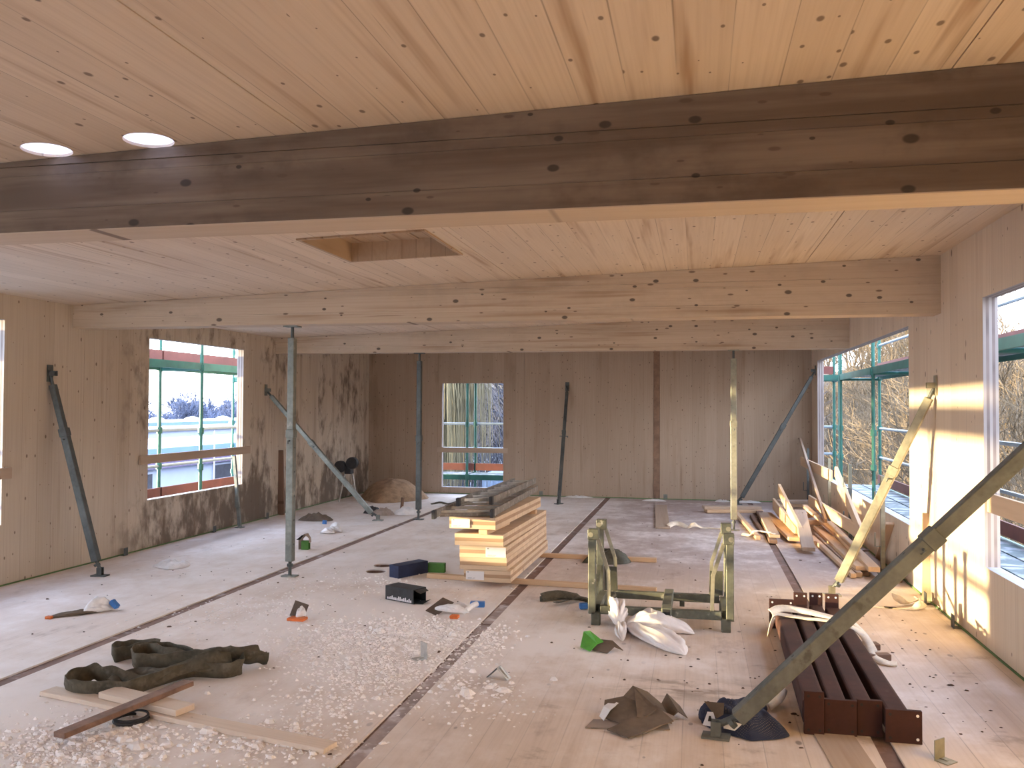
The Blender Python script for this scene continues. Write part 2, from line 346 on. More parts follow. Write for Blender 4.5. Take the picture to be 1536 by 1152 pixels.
M_willow = plain('willow_yellow', (0.115, 0.098, 0.055), 0.9, 0, .45, .5)
M_hill = plain('hill_leaf_litter', (0.115, 0.08, 0.045), 0.95, 0, .35, .6, spot=(0.06, .05, .03), spot_at=(.5, .65))
M_snow = plain('snow', (0.82, 0.86, 0.93), 0.7, 0, .06, .3)
M_ground = plain('ground_snow_grass', (0.055, 0.065, 0.035), 0.95, 0, .3, .25, spot=(0.45, .50, .62), spot_at=(.5, .56))
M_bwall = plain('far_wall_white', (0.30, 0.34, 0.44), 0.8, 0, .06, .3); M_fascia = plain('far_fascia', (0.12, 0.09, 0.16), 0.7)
M_bglass = plain('far_window_dark', (0.05, 0.05, 0.06), 0.3); M_bblue = plain('far_roof_membrane', (0.07, 0.12, 0.26), 0.7, 0, .15, .2)
M_cont = plain('container_blue', (0.13, 0.18, 0.27), 0.6, 0, .1, .8); M_domes = plain('dome_acrylic', (0.85, .88, .92), 0.35, 0, .03)

# ------------------------------------------------------------------ floor
root = thing('floor', 'cross-laminated timber floor with dusty boards and brown grooves', None, (0,0,0), kind='structure')
gx = [(-4.215, -4.10), (-1.665, -1.565), (0.875, 0.965)]
H1, H2 = (-3.215, 8.40), (-3.255, 8.73)
def cyl(c, r, z0, z1, n=40):
    mb = MB(); mb.tube([(c[0], c[1], z0), (c[0], c[1], z1)], r, n); return finish('cutter', mb, M_slab)
mb = MB(); mb.box(XL-TH, XR+TH, YF-TH, YB+TH, -0.36, -0.012); slab = finish('floor_base', mb, M_groove, root)
cols = [(XL-TH, gx[0][0]), (gx[0][1], gx[1][0]), (gx[1][1], gx[2][0]), (gx[2][1], XR+TH)]
ysplit = [[YF-TH, 12.9, YB+TH], [YF-TH, 9.95, YB+TH], [YF-TH, 12.30, YB+TH], [YF-TH, 11.4, YB+TH]]
pans = []
for (x0, x1), ys in zip(cols, ysplit):
    for a, b in zip(ys, ys[1:]):
        mb = MB(); mb.box(x0, x1, a+0.003, b-0.003, -0.012, 0.0); pans.append((x0, a, finish('floor_panel', mb, M_floor, root)))
cs = [cyl(H1, 0.105, -0.2, 0.1), cyl(H2, 0.105, -0.2, 0.1)]
cut(slab, cs)
for x0, a, o in pans:
    if abs(x0-gx[0][1]) < 1e-6 and a < 9: cut(o, cs)
for c in cs: bpy.data.objects.remove(c)
for (hx, hy) in ((-2.84, 3.305), (-2.335, 3.315)):
    pass
# loose filler strips lying in the middle groove
for y0, y1 in ((3.0, 6.55), (6.62, 7.25)):
    mb = MB(); mb.box(gx[1][0]+0.02, gx[1][1]-0.004, y0, y1, -0.012, -0.005); finish('groove_strip', mb, M_strip, root)

# ------------------------------------------------------------------ walls (panels with openings)
WL = [(0.10, 2.25), (4.60, 6.89), (9.08, 11.25)]           # left openings along y
WR = [(4.85, 6.72), (8.93, 15.35)]
Z0, Z1 = 0.57, 2.49
def wall_panel(parent, axis, v0, v1, a0, a1, holes, mats, ztop, inner):
    """axis 0: wall lies in y-z, thickness v0..v1 along x. inner: which of v0/v1 is the room face"""
    mb = MB()
    us = sorted({a0, a1, *[h for q in holes for h in q[:2]]}); us = [u for u in us if a0 <= u <= a1]
    zs = sorted({0.0, *[h for q in holes for h in q[2:]]})
    def P(v, u, z): return (v, u, z) if axis == 0 else (u, v, z)
    def inh(u, z): return any(q[0] < u < q[1] and q[2] < z < q[3] for q in holes)
    def quad(p, m): n = len(mb.v); mb.v += p; mb.f.append((n, n+1, n+2, n+3)); mb.m.append(m)
    rows = list(zip(zs, zs[1:])) + [(zs[-1], None)]
    for u0, u1 in zip(us, us[1:]):
        for za, zb in rows:
            zt0 = ztop(u0) if zb is None else zb; zt1 = ztop(u1) if zb is None else zb
            if inh((u0+u1)/2, (za+(zb or za+.01))/2): continue
            for v in (v0, v1): quad([P(v,u0,za), P(v,u1,za), P(v,u1,zt1), P(v,u0,zt0)], 0)
    for (h0, h1, z0, z1) in holes:
        for u in (h0, h1):
            if a0 < u < a1: quad([P(v0,u,z0), P(v1,u,z0), P(v1,u,z1), P(v0,u,z1)], 1)
        c0, c1 = max(h0, a0), min(h1, a1)
        if c1 > c0:
            quad([P(v0,c0,z0), P(v1,c0,z0), P(v1,c1,z0), P(v0,c1,z0)], 2)
            quad([P(v0,c0,z1), P(v1,c0,z1), P(v1,c1,z1), P(v0,c1,z1)], 1)
    for u in (a0, a1): quad([P(v0,u,0), P(v1,u,0), P(v1,u,ztop(u)), P(v0,u,ztop(u))], 0)
    return finish('wall_panel', mb, mats, parent)
G = 0.0022
wl_ = thing('wall_left', 'mould-stained spruce panel wall with window openings', None, (0,0,0), kind='structure')
HL = [(a, b, Z0, Z1) for a, b in WL]
for a0, a1 in ((YF-TH, 3.4), (3.4, 7.97), (7.97, 12.5), (12.5, YB)):
    wall_panel(wl_, 0, XL-TH, XL, a0+G, a1-G, [h for h in HL if h[0] >= a0 and h[1] <= a1], [M_wall_l, M_edge_l, M_frost], lambda u: zc(XL)+0.05, 1)
wr_ = thing('wall_right', 'sunlit spruce panel wall with wide window openings', None, (0,0,0), kind='structure')
HR = [(a, b, Z0, Z1) for a, b in WR]
for a0, a1 in ((YF-TH, 3.4), (3.4, 7.98), (7.98, YB)):
    wall_panel(wr_, 0, XR, XR+TH, a0+G, a1-G, [h for h in HR if h[0] >= a0 and h[1] <= a1], [M_wall_r, M_edge_r, M_frost], lambda u: zc(XR)+0.05, 0)
wb_ = thing('wall_back', 'brownish spruce end wall with a tall window opening', None, (0,0,0), kind='structure')
DB = (-4.835, -3.615, 0.13, 2.135)
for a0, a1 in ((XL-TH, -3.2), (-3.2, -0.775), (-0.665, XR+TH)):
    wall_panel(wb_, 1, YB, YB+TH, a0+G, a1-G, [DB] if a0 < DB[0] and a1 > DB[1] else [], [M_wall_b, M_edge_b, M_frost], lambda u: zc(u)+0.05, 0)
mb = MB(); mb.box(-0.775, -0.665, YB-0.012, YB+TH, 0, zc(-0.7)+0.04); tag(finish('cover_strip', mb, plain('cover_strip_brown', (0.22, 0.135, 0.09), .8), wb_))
wf_ = thing('wall_front', 'spruce end wall behind the viewer', None, (0,0,0), kind='structure')
wall_panel(wf_, 1, YF-TH, YF, XL-TH, XR+TH, [(-5.2, -3.0, Z0, Z1)], [M_wall_b, M_edge_b, M_frost], lambda u: zc(u)+0.05, 1)
for nm, bx in (('baseboard_left', (XL, XL+.012, YF, YB, 0, .012)), ('baseboard_right', (XR-.012, XR, YF, YB, 0, .012)), ('baseboard_back', (XL, XR, YB-.014, YB, 0, .014))):
    mb = MB(); mb.box(*bx); tag(finish(nm, mb, M_tape), 'thin green sealing strip along the foot of the wall', None, None, 'structure')

# ------------------------------------------------------------------ ceiling
root = thing('ceiling', 'sloping spruce panel ceiling with two round holes and a hatch', None, (0,0,0), kind='structure')
HX0, HX1, HY0, HY1 = -2.68, -1.755, 5.43, 6.37
xs = [XL-TH, -4.2, -1.64, 0.92, XR+TH]
pan = []
for x0, x1 in zip(xs, xs[1:]):
    mb = MB(); a, b = x0+0.003, x1-0.003
    q = []
    for z in (0, 0.16):
        q += [(a, YF-TH, zc(a)+z), (b, YF-TH, zc(b)+z), (b, YB+TH, zc(b)+z), (a, YB+TH, zc(a)+z)]
    mb.add(q, [(0,3,2,1),(4,5,6,7),(0,1,5,4),(1,2,6,5),(2,3,7,6),(3,0,4,7)])
    pan.append(finish('ceiling_panel', mb, M_ceil, root))
mb = MB(); mb.box(HX0, HX1, HY0, HY1, 2.5, 3.3); hc = finish('cutter', mb, M_hatch)
cs = [cyl((-2.84, 3.305), 0.105, 2.5, 3.4), cyl((-2.335, 3.315), 0.105, 2.5, 3.4), hc]
cut(pan[1], cs)
for c in cs: bpy.data.objects.remove(c)
for (hx, hy) in ((-2.84, 3.305), (-2.335, 3.315)):      # thin white film stretched over each round hole
    mb = MB(); q = [(hx+.104*cos(2*pi*j/36), hy+.104*sin(2*pi*j/36)) for j in range(36)]; mb.add([(x, y, zc(x)+.012) for x, y in q]+[(x, y, zc(x)+.014) for x, y in q], [tuple(range(35, -1, -1)), tuple(range(36, 72))])
    tag(finish('hole_cover', mb, M_film, root), 'round hole closed by a bright white film')
ht = thing('trim_1', 'shallow boxed hatch recess in the ceiling with boarded cover', None, (-2.2, 5.9, 2.85), kind='structure')
for (x0, x1, y0, y1) in ((HX0, HX1, HY0, HY0+.025), (HX0, HX1, HY1-.025, HY1), (HX0, HX0+.025, HY0+.025, HY1-.025), (HX1-.025, HX1, HY0+.025, HY1-.025)):
    mb = MB(); q = []
    for x, y in ((x0, y0), (x1, y0), (x1, y1), (x0, y1)): q.append((x, y, zc(x)-0.012))
    for x, y in ((x0, y0), (x1, y0), (x1, y1), (x0, y1)): q.append((x, y, zc(x)+0.20))
    mb.add(q, [(0,3,2,1),(4,5,6,7),(0,1,5,4),(1,2,6,5),(2,3,7,6),(3,0,4,7)]); finish('frame_board', mb, M_hatch, ht)
k = 0
x = HX0
while x < HX1-0.01:
    x1 = min(x+0.116, HX1); mb = MB(); mb.box(x+.002, x1-.002, HY0, HY1, zc(x)+0.135+0.004*(k % 2), zc(x)+0.20); finish('cover_board', mb, M_hatch, ht); x = x1; k += 1

# ------------------------------------------------------------------ glulam beams
def glulam(y0, label):
    root = thing('glulam_beam', label, 'beam', (XL, y0, 2.49), 'glulam beams under the ceiling')
    lv = [2.49, 2.595, 2.755, 2.80, 2.99]
    yy = y0+0.24
    for k in range(4):
        a, b = lv[k]+(0.0015 if k else 0), lv[k+1]
        # horizontal lamella cut by the ceiling plane
        def top(x): return min(b, zc(x)-0.002)
        xa = XL if zc(XL)-0.002 > a+.004 else XL+(a+.006-2.73)/0.03
        xk = XL+(b+0.002-2.73)/0.03
        px = [xa] + ([xk] if xa < xk < XR else []) + [XR]
        n = len(px); vs = []
        j = 0.0025*((k*7) % 3-1)
        for y in (y0+j, yy+j):
            for x in px: vs.append((x, y, a))
            for x in px: vs.append((x, y, top(x)))
        fs = []
        for i in range(n-1):
            fs += [(i, i+1, n+i+1, n+i), (2*n+i+1, 2*n+i, 3*n+i, 3*n+i+1), (i+1, i, 2*n+i, 2*n+i+1), (n+i, n+i+1, 3*n+i+1, 3*n+i)]
        fs += [(0, n, 3*n, 2*n), (n-1, 3*n-1, 4*n-1, 2*n-1)]
        mb = MB(); mb.add(vs, fs)
        me_o = finish('lamella', mb, M_beam, None); me_o.parent = root; me_o.matrix_parent_inverse = Matrix.Translation(root.location).inverted()
glulam(3.41, 'dirty glulam beam painted darker for shade, nearest the two round ceiling holes')
glulam(7.79, 'middle glulam beam between the ceiling hatch and the thick tall prop')
glulam(12.2, 'last glulam beam, closest to the boarded end wall')

# ------------------------------------------------------------------ props and braces
def prop(name, label, cat, p0, p1, mat, w=0.075, split=0.5, group=None, vertical=True, plate=0.15, wallplate=None, base_dir=None, w_up=None):
    p0, p1 = Vector(p0), Vector(p1); d = (p1-p0).normalized(); Lg = (p1-p0).length
    root = thing(name, label, cat, p0, group)
    bd = Vector(base_dir) if base_dir else Vector((1, 0, 0)); bd.normalize(); bs = bd.cross(Vector((0,0,1)))
    mb = MB(); mb.bar(p0+Vector((0,0,.006))-bd*plate/2, p0+Vector((0,0,.006))+bd*plate/2, plate*0.62, .012, bs)
    if not vertical:
        for s in (-1, 1): mb.bar(p0+Vector((0,0,.012))+bs*(s*.022), p0+Vector((0,0,.085))+bs*(s*.022), .05, .006, bd)
    finish('base_plate', mb, mat, root)
    mb = MB(); off = 0.06 if not vertical else 0.012
    mb.tube([p0+Vector((0,0,off)), p0+d*0.17], .017, 10); mb.tube([p0+d*.10, p0+d*.125], .03, 10)
    finish('spindle', mb, M_zinc_d, root)
    side = bs if vertical else d.cross(Vector((0,0,1)))
    a = p0+d*0.15; b = p0+d*(Lg*split); c = p1-d*0.12
    w2 = w_up or w*0.8
    mb = MB(); mb.bar(a, b, w, w, side); finish('lower_tube', mb, mat, root, bevel=.006)
    mb = MB(); mb.bar(b, c, w2, w2, side); finish('upper_tube', mb, mat, root, bevel=.005)
    mb = MB(); mb.bar(b-d*.07, b+d*.012, w*1.14, w*1.14, side); finish('collar', mb, mat, root, bevel=.004)
    sv = Vector(side).normalized()
    mb = MB(); mb.tube([b-d*.10-sv*.075, b-d*.10+sv*.075], .008, 8); mb.tube([b-d*.10+sv*.075, b-d*.10+sv*.075-d*.03], .007, 6); finish('locking_pin', mb, M_zinc_d, root)
    mb = MB()
    for q in range(5):
        pc = a+(b-a)*((q+.7)/5.4)
        mb.tube([pc-sv.cross(d)*(w/2+.002), pc+sv.cross(d)*(w/2+.002)], .009, 8)
    finish('bolt', mb, M_zinc_d, root)['kind'] = 'stuff'
    mb = MB(); mb.tube([c-d*.02, p1-d*.012], .016, 10); finish('spindle', mb, M_zinc_d, root)
    if wallplate:
        n = Vector(wallplate); q = p1; tdir = Vector((0,0,1)); sd_ = n.cross(tdir)
        mb = MB(); mb.bar(q-tdir*.085-n*0, q+tdir*.085-n*0, .075, .012, sd_)
        for s in (-1, 1): mb.bar(q+n*.005+sd_*(s*.022), q+n*.07+sd_*(s*.022), .006, .05, sd_)
        finish('wall_plate', mb, mat, root)
    else:
        mb = MB(); mb.box(p1.x-plate/2, p1.x+plate/2, p1.y-plate*.35, p1.y+plate*.35, p1.z-.012, p1.z); finish('head_plate', mb, mat, root)
    return root
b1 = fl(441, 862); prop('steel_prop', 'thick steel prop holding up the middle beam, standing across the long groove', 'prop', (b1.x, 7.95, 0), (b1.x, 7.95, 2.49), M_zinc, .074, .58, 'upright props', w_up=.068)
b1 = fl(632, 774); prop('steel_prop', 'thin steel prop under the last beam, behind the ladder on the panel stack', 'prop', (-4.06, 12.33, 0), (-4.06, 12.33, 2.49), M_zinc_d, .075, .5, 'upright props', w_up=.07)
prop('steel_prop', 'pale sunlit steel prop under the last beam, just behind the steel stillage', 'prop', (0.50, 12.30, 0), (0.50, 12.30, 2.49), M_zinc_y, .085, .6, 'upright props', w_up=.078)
NL, NR = (1, 0, 0), (-1, 0, 0)
tp = on(75, 560, 0, XL+.01); b = fl(150, 864)
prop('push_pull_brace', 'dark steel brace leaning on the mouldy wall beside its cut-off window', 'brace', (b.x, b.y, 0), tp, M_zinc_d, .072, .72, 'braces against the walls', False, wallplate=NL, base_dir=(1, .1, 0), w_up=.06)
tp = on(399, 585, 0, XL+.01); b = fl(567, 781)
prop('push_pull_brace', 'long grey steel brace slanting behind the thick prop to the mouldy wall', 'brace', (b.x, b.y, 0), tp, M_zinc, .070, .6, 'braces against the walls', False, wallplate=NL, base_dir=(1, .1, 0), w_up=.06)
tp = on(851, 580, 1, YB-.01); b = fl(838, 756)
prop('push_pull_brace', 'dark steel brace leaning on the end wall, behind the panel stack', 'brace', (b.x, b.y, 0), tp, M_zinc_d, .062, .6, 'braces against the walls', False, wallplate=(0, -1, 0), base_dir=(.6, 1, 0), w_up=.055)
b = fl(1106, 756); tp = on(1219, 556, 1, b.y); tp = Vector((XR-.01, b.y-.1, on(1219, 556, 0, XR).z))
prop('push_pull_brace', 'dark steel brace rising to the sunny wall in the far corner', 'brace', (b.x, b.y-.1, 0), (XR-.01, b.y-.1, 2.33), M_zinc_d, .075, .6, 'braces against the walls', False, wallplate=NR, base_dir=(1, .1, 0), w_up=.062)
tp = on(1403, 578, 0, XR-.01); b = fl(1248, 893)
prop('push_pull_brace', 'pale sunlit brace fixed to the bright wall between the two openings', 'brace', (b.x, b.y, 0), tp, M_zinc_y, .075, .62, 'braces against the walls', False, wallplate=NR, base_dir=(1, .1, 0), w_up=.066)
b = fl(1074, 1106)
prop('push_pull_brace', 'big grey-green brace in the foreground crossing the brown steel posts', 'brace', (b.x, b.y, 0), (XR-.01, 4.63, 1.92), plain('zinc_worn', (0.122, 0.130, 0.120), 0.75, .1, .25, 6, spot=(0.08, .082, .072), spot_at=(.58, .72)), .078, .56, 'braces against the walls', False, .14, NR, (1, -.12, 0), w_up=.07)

# ------------------------------------------------------------------ planks
def plank(name, label, p0, p1, w, t, mat=None, roll=0.0, group=None, cat='plank', bevel=.003):
    p0, p1 = Vector(p0), Vector(p1); x = (p1-p0); L = x.length; x.normalize()
    y = Vector((0,0,1)).cross(x)
    if y.length < .02: y = Vector((0,1,0))
    y.normalize(); z = x.cross(y)
    if roll: R = Matrix.Rotation(roll, 3, x); y = R @ y; z = R @ z
    mb = MB(); mb.box(-L/2, L/2, -w/2, w/2, -t/2, t/2)
    o = finish(name, mb, mat or M_plank, None, bevel=bevel)
    c = (p0+p1)/2
    o.matrix_world = Matrix(((x.x, y.x, z.x, c.x), (x.y, y.y, z.y, c.y), (x.z, y.z, z.z, c.z), (0,0,0,1)))
    return tag(o, label, cat, group)
V = Vector
# guard planks over the openings
plank('guard_plank', 'weathered guard plank across the window of the mouldy wall', (XL+.016, 8.90, 1.052), (XL+.016, 11.42, 1.052), .030, .105, M_plank_old, 0, 'guard planks')
plank('guard_plank', 'short end of a guard plank at the picture edge by the cut-off window', (XL+.016, 4.35, 1.05), (XL+.016, 6.98, 1.05), .030, .105, M_plank_old, 0, 'guard planks')
plank('guard_plank', 'brown guard plank across the tall window of the end wall', (-4.92, YB-.016, .845), (-3.53, YB-.016, .845), .03, .095, M_plank_old, 0, 'guard planks')
plank('guard_plank', 'sunlit guard plank across the near window, behind the big brace', (XR+.03, 4.86, 1.03), (XR+.03, 6.715, 1.03), .030, .135, M_plank, 0, 'guard planks')
# timber litter along the sunny wall
TG = 'loose timbers by the sunny wall'
def P(p0, p1, w, t, label, mat=None, roll=0.0): return plank('timber_plank', label, p0, p1, w, t, mat, roll, TG)
P((.14, 14.25, .03), (1.02, 14.45, .03), .22, .045, 'bottom board of the flat pair lying behind the sunlit prop')
P((.10, 14.32, .078), (1.00, 14.50, .078), .20, .045, 'top board of the flat pair lying behind the sunlit prop', M_plank_old)
P((.60, 14.20, .03), (.765, 11.45, .03), .06, .05, 'thin square batten lying nearest the sunlit prop')
P((.83, 13.9, .02), (.865, 12.0, .02), .05, .035, 'thin dark lath beside the square batten', M_plank_dark)
P((.98, 14.4, .025), (.93, 11.2, .025), .10, .045, 'dark timber under the white tie strap', M_plank_dark)
P((.99, 13.7, .075), (.96, 11.35, .075), .13, .04, 'grey flat board crossed by the white tie strap', M_plank_old)
P((1.06, 13.9, .05), (1.19, 11.3, .05), .14, .05, 'tan board beside the strapped board, partly in shadow', M_plank)
P((1.17, 14.0, .20), (1.24, 11.5, .09), .035, .17, 'sunlit board standing on its edge in the timber litter', M_plank)
P((1.19, 13.3, .50), (1.285, 11.05, .07), .04, .14, 'long sunlit board propped up steeply over the litter', M_plank)
P((1.36, 12.2, .30), (1.265, 10.52, .055), .15, .045, 'short board tilted toward the viewer at the front of the litter', M_plank_old)
for k in range(3):
    P((1.28+.02*k, 14.85, .03+.055*k), (1.90, 15.0, .03+.055*k), .2, .05, ['lowest', 'middle', 'topmost'][k]+' board of the flat stack of three in the far sunny corner', [M_plank_old, M_plank, M_plank_old][k])
P((1.30, 13.2, .16), (1.62, 12.95, .16), .30, .06, 'wide board lying flat on top of the litter', M_plank_old)
P((1.40, 12.6, .115), (1.72, 12.5, .115), .16, .05, 'short offcut lying crosswise on the litter', M_plank)
P((1.45, 13.4, .045), (1.66, 12.7, .045), .10, .08, 'block under the crosswise offcut', M_plank_old)
P((1.35, 13.4, .04), (1.40, 11.2, .03), .12, .05, 'board end peeping out under the litter front', M_plank)
P((1.45, 11.7, .03), (1.52, 9.12, .03), .055, .045, 'front batten of the bundle pointing at the pale brace', M_plank)
P((1.53, 11.9, .03), (1.585, 9.18, .03), .06, .05, 'second batten of the bundle pointing at the pale brace', M_plank_old)
P((1.60, 12.3, .075), (1.63, 9.30, .075), .12, .045, 'broad board lying on the batten bundle', M_plank)
P((1.66, 12.2, .025), (1.665, 9.28, .025), .07, .045, 'dark batten beneath the broad board', M_plank_dark)
P((1.74, 12.4, .13), (1.715, 9.12, .10), .11, .05, 'long board nearest the sill wall with a clean sawn end', M_plank)
P((1.55, 13.3, .25), (1.70, 11.4, .12), .07, .04, 'sunlit lath sloping down onto the bundle', M_plank)
P((1.82, 12.0, .03), (1.90, 9.0, .03), .09, .05, 'shaded timber lying along the foot of the sill wall', M_plank_dark)
P((1.70, 10.25, .10), (1.86, 10.35, .10), .09, .025, 'small dark offcut on the long board', M_plank_dark)
# guard rail of the wide opening
GR = 'guard posts at the wide opening'
def guard_post(x, y, label, mat=M_zinc_d, h=1.0, lean=0):
    root = thing('guard_post', label, 'post', (x, y, 0), GR)
    mb = MB(); mb.bar((x, y, 0), (x+lean, y, h), .04, .04, (1,0,0)); finish('upright', mb, mat, root)
    for z in (.28, .70):
        mb = MB(); mb.tube([(x, y, z), (x-.075, y, z), (x-.075, y, z+.14)], .008, 6); finish('hook', mb, mat, root)
    mb = MB(); mb.box(x-.05, x+.05, y-.05, y+.05, 0, .012); finish('foot_plate', mb, mat, root)
    return root
guard_post(1.86, 15.5, 'dark guard post in the far corner by the end wall')
guard_post(1.85, 11.3, 'dark guard post at the end of the sunlit rail plank')
guard_post(1.86, 9.45, 'shaded guard post at the sill wall, nearest the pale brace', M_zinc_y)
guard_post(1.90, 13.35, 'slim pale guard post behind the middle of the rail plank', M_zinc_y, .95)
guard_post(XL+.16, 10.92, 'grey guard post with two hooks at the window of the mouldy wall', M_zinc, .99, -.1)
plank('guard_plank', 'sunlit upper rail plank of the wide opening', (1.78, 15.75, .765), (1.80, 12.45, .765), .03, .15, M_plank, 0, 'guard planks')
plank('guard_plank', 'sunlit lower rail plank, sloping on the posts of the wide opening', (1.70, 14.0, .27), (1.74, 9.9, .34), .035, .15, M_plank, 0, 'guard planks')
P((1.78, 15.9, 1.13), (1.66, 12.0, .20), .035, .07, 'narrow grey lath leaning up in the far corner of the rail', M_plank_old)
P((1.83, 12.25, .84), (1.72, 9.75, .33), .04, .14, 'wide board leaning down from the rail post to the floor side', M_plank)
P((1.97, 10.2, .02), (1.97, 9.6, .50), .10, .03, 'stub board leaning on the sill wall', M_plank)
P((XR-.03, 8.20, .01), (XR-.012, 8.24, .77), .075, .02, 'narrow orange lath leaning on the bright wall under the pale brace', M_plank)

# ------------------------------------------------------------------ stack of panels with ladder
def clt(label, corners, z0, z1, group='stacked timber panels'):
    """corners: front-left, front-right, back-right, back-left"""
    c = [Vector((p[0], p[1], 0)) for p in corners]
    ctr = sum(c, Vector())/4; root = thing('timber_slab', label, 'panel', (ctr.x, ctr.y, z0), group)
    fr = [0, .36, .64, 1]
    for k in range(3):
        a, b2 = z0+(z1-z0)*fr[k]+.0006, z0+(z1-z0)*fr[k+1]-.0006
        s = 1.0 - (0.0025 if k == 1 else 0)
        vs = [(ctr.x+(p.x-ctr.x)*s, ctr.y+(p.y-ctr.y)*s, z) for z in (a, b2) for p in c]
        mb = MB(); mb.add(vs, [(0,3,2,1),(4,5,6,7),(0,1,5,4),(1,2,6,5),(2,3,7,6),(3,0,4,7)])
        finish('ply', mb, M_ply_b if k == 1 else M_ply_a, root)
    return root, c
def label_sheet(panel, c, f0, f1, z0, z1):
    a = c[0].lerp(c[1], f0); b_ = c[0].lerp(c[1], f1); n = Vector((0,-1,0)); off = n*.006
    mb = MB(); mb.add([(*(a+off).xy, z0), (*(b_+off).xy, z0), (*(b_+off).xy, z1), (*(a+off).xy, z1),
                       (*(a+n*.003).xy, z0), (*(b_+n*.003).xy, z0), (*(b_+n*.003).xy, z1), (*(a+n*.003).xy, z1)], [(0,1,2,3),(7,6,5,4),(0,4,5,1),(3,2,6,7),(0,3,7,4),(1,5,6,2)])
    sh = finish('label_sheet', mb, M_white, panel); tag(sh, 'white paper label sheet')
    mb = MB(); h = z1-z0
    for (u0, u1, v0, v1) in ((.08, .16, .82, .94), (.10, .34, .18, .22), (.38, .52, .18, .22), (.10, .46, .10, .13)):
        p, q = a.lerp(b_, u0)+n*.0068, a.lerp(b_, u1)+n*.0068
        mb.add([(p.x, p.y, z0+h*v0), (q.x, q.y, z0+h*v0), (q.x, q.y, z0+h*v1), (p.x, p.y, z0+h*v1)], [(0,1,2,3)])
    finish('print', mb, M_print, sh)['kind'] = 'stuff'
def rc(xl, xr, yf, L, rot=0.0, sk=0.0):
    pts = [(xl, yf), (xr, yf), (xr+sk, yf+L), (xl+sk, yf+L)]
    cx, cy = (xl+xr)/2, yf
    return [(cx+(x-cx)*cos(rot)-(y-cy)*sin(rot), cy+(x-cx)*sin(rot)+(y-cy)*cos(rot)) for x, y in pts]
p_, c_ = clt('lowest timber panel of the stack, lying on battens', rc(-2.15, -1.70, 7.90, 1.95, .0, .02), .05, .158); label_sheet(p_, c_, .05, .44, .066, .146)
p_, c_ = clt('second timber panel of the stack from the floor', rc(-2.19, -1.735, 7.90, 2.0, 0, .03), .160, .272)
p_, c_ = clt('third timber panel of the stack, with a label at its corner', rc(-2.19, -1.735, 7.89, 2.0, 0, .03), .274, .386); label_sheet(p_, c_, .56, .985, .285, .375)
p_, c_ = clt('fourth timber panel, shifted sideways under the wood block', rc(-2.235, -1.765, 7.88, 2.0, 0, .06), .388, .498)
p_, c_ = clt('topmost twisted timber panel carrying the ladder', rc(-2.285, -1.835, 7.86, 1.95, -.03, .02), .545, .655); label_sheet(p_, c_, .05, .45, .555, .635)
plank('spacer_block', 'small square wood block wedged under the topmost panel', (-1.95, 7.84, .521), (-1.90, 8.6, .521), .085, .045, M_plank, 0, None, 'block')
plank('spacer_block', 'second wood block under the back of the topmost panel', (-2.2, 9.5, .521), (-1.75, 9.5, .521), .07, .045, M_plank, 0, None, 'block')
plank('bearer_batten', 'front batten under the panel stack running toward the stillage', (-2.60, 8.20, .024), (-.36, 8.02, .024), .06, .045, M_plank, 0, 'battens under the panel stack', 'batten')
plank('bearer_batten', 'rear batten under the panel stack with a dark bag on it', (-2.3, 9.62, .024), (-.43, 9.58, .024), .06, .045, M_plank, 0, 'battens under the panel stack', 'batten')
plank('flat_board', 'light flat board lying alone on the floor before the end wall', (-.46, 12.2, .012), (-.60, 15.0, .012), .2, .022, M_plank_old)
# ladder sections
def ladder(label, a0, a1, b0, b1, n, foot=None):
    a0, a1, b0, b1 = map(Vector, (a0, a1, b0, b1))
    root = thing('ladder', label, 'ladder', (a0+b0)/2, 'ladder sections on the panel stack')
    for p, q in ((a0, a1), (b0, b1)):
        mb = MB(); mb.bar(p, q, .024, .068); finish('rail', mb, M_alu_dirty, root, bevel=.004)
        d = (q-p).normalized(); mb = MB(); mb.bar(p-d*.03, p+d*.035, .034, .078); finish('rubber_foot', mb, M_rubber, root, bevel=.004)
    for i in range(n):
        f = (i+.6)/n; mb = MB(); mb.bar(a0.lerp(a1, f), b0.lerp(b1, f), .03, .028, None); finish('rung', mb, M_alu, root)
    if foot:
        mb = MB(); mb.bar(foot[0], foot[1], .06, .03); finish('crossbar', mb, M_alu_dirty, root)
ladder('lower wide ladder section lying across the topmost panel', (-2.36, 7.62, .70), (-2.36, 10.35, .70), (-1.86, 7.83, .70), (-1.90, 10.35, .70), 8, ((-2.36, 7.80, .676), (-1.86, 8.0, .676)))
ladder('upper narrow ladder section resting on the wide one', (-2.25, 8.05, .772), (-2.22, 10.5, .772), (-1.97, 8.25, .772), (-1.97, 10.6, .772), 8)
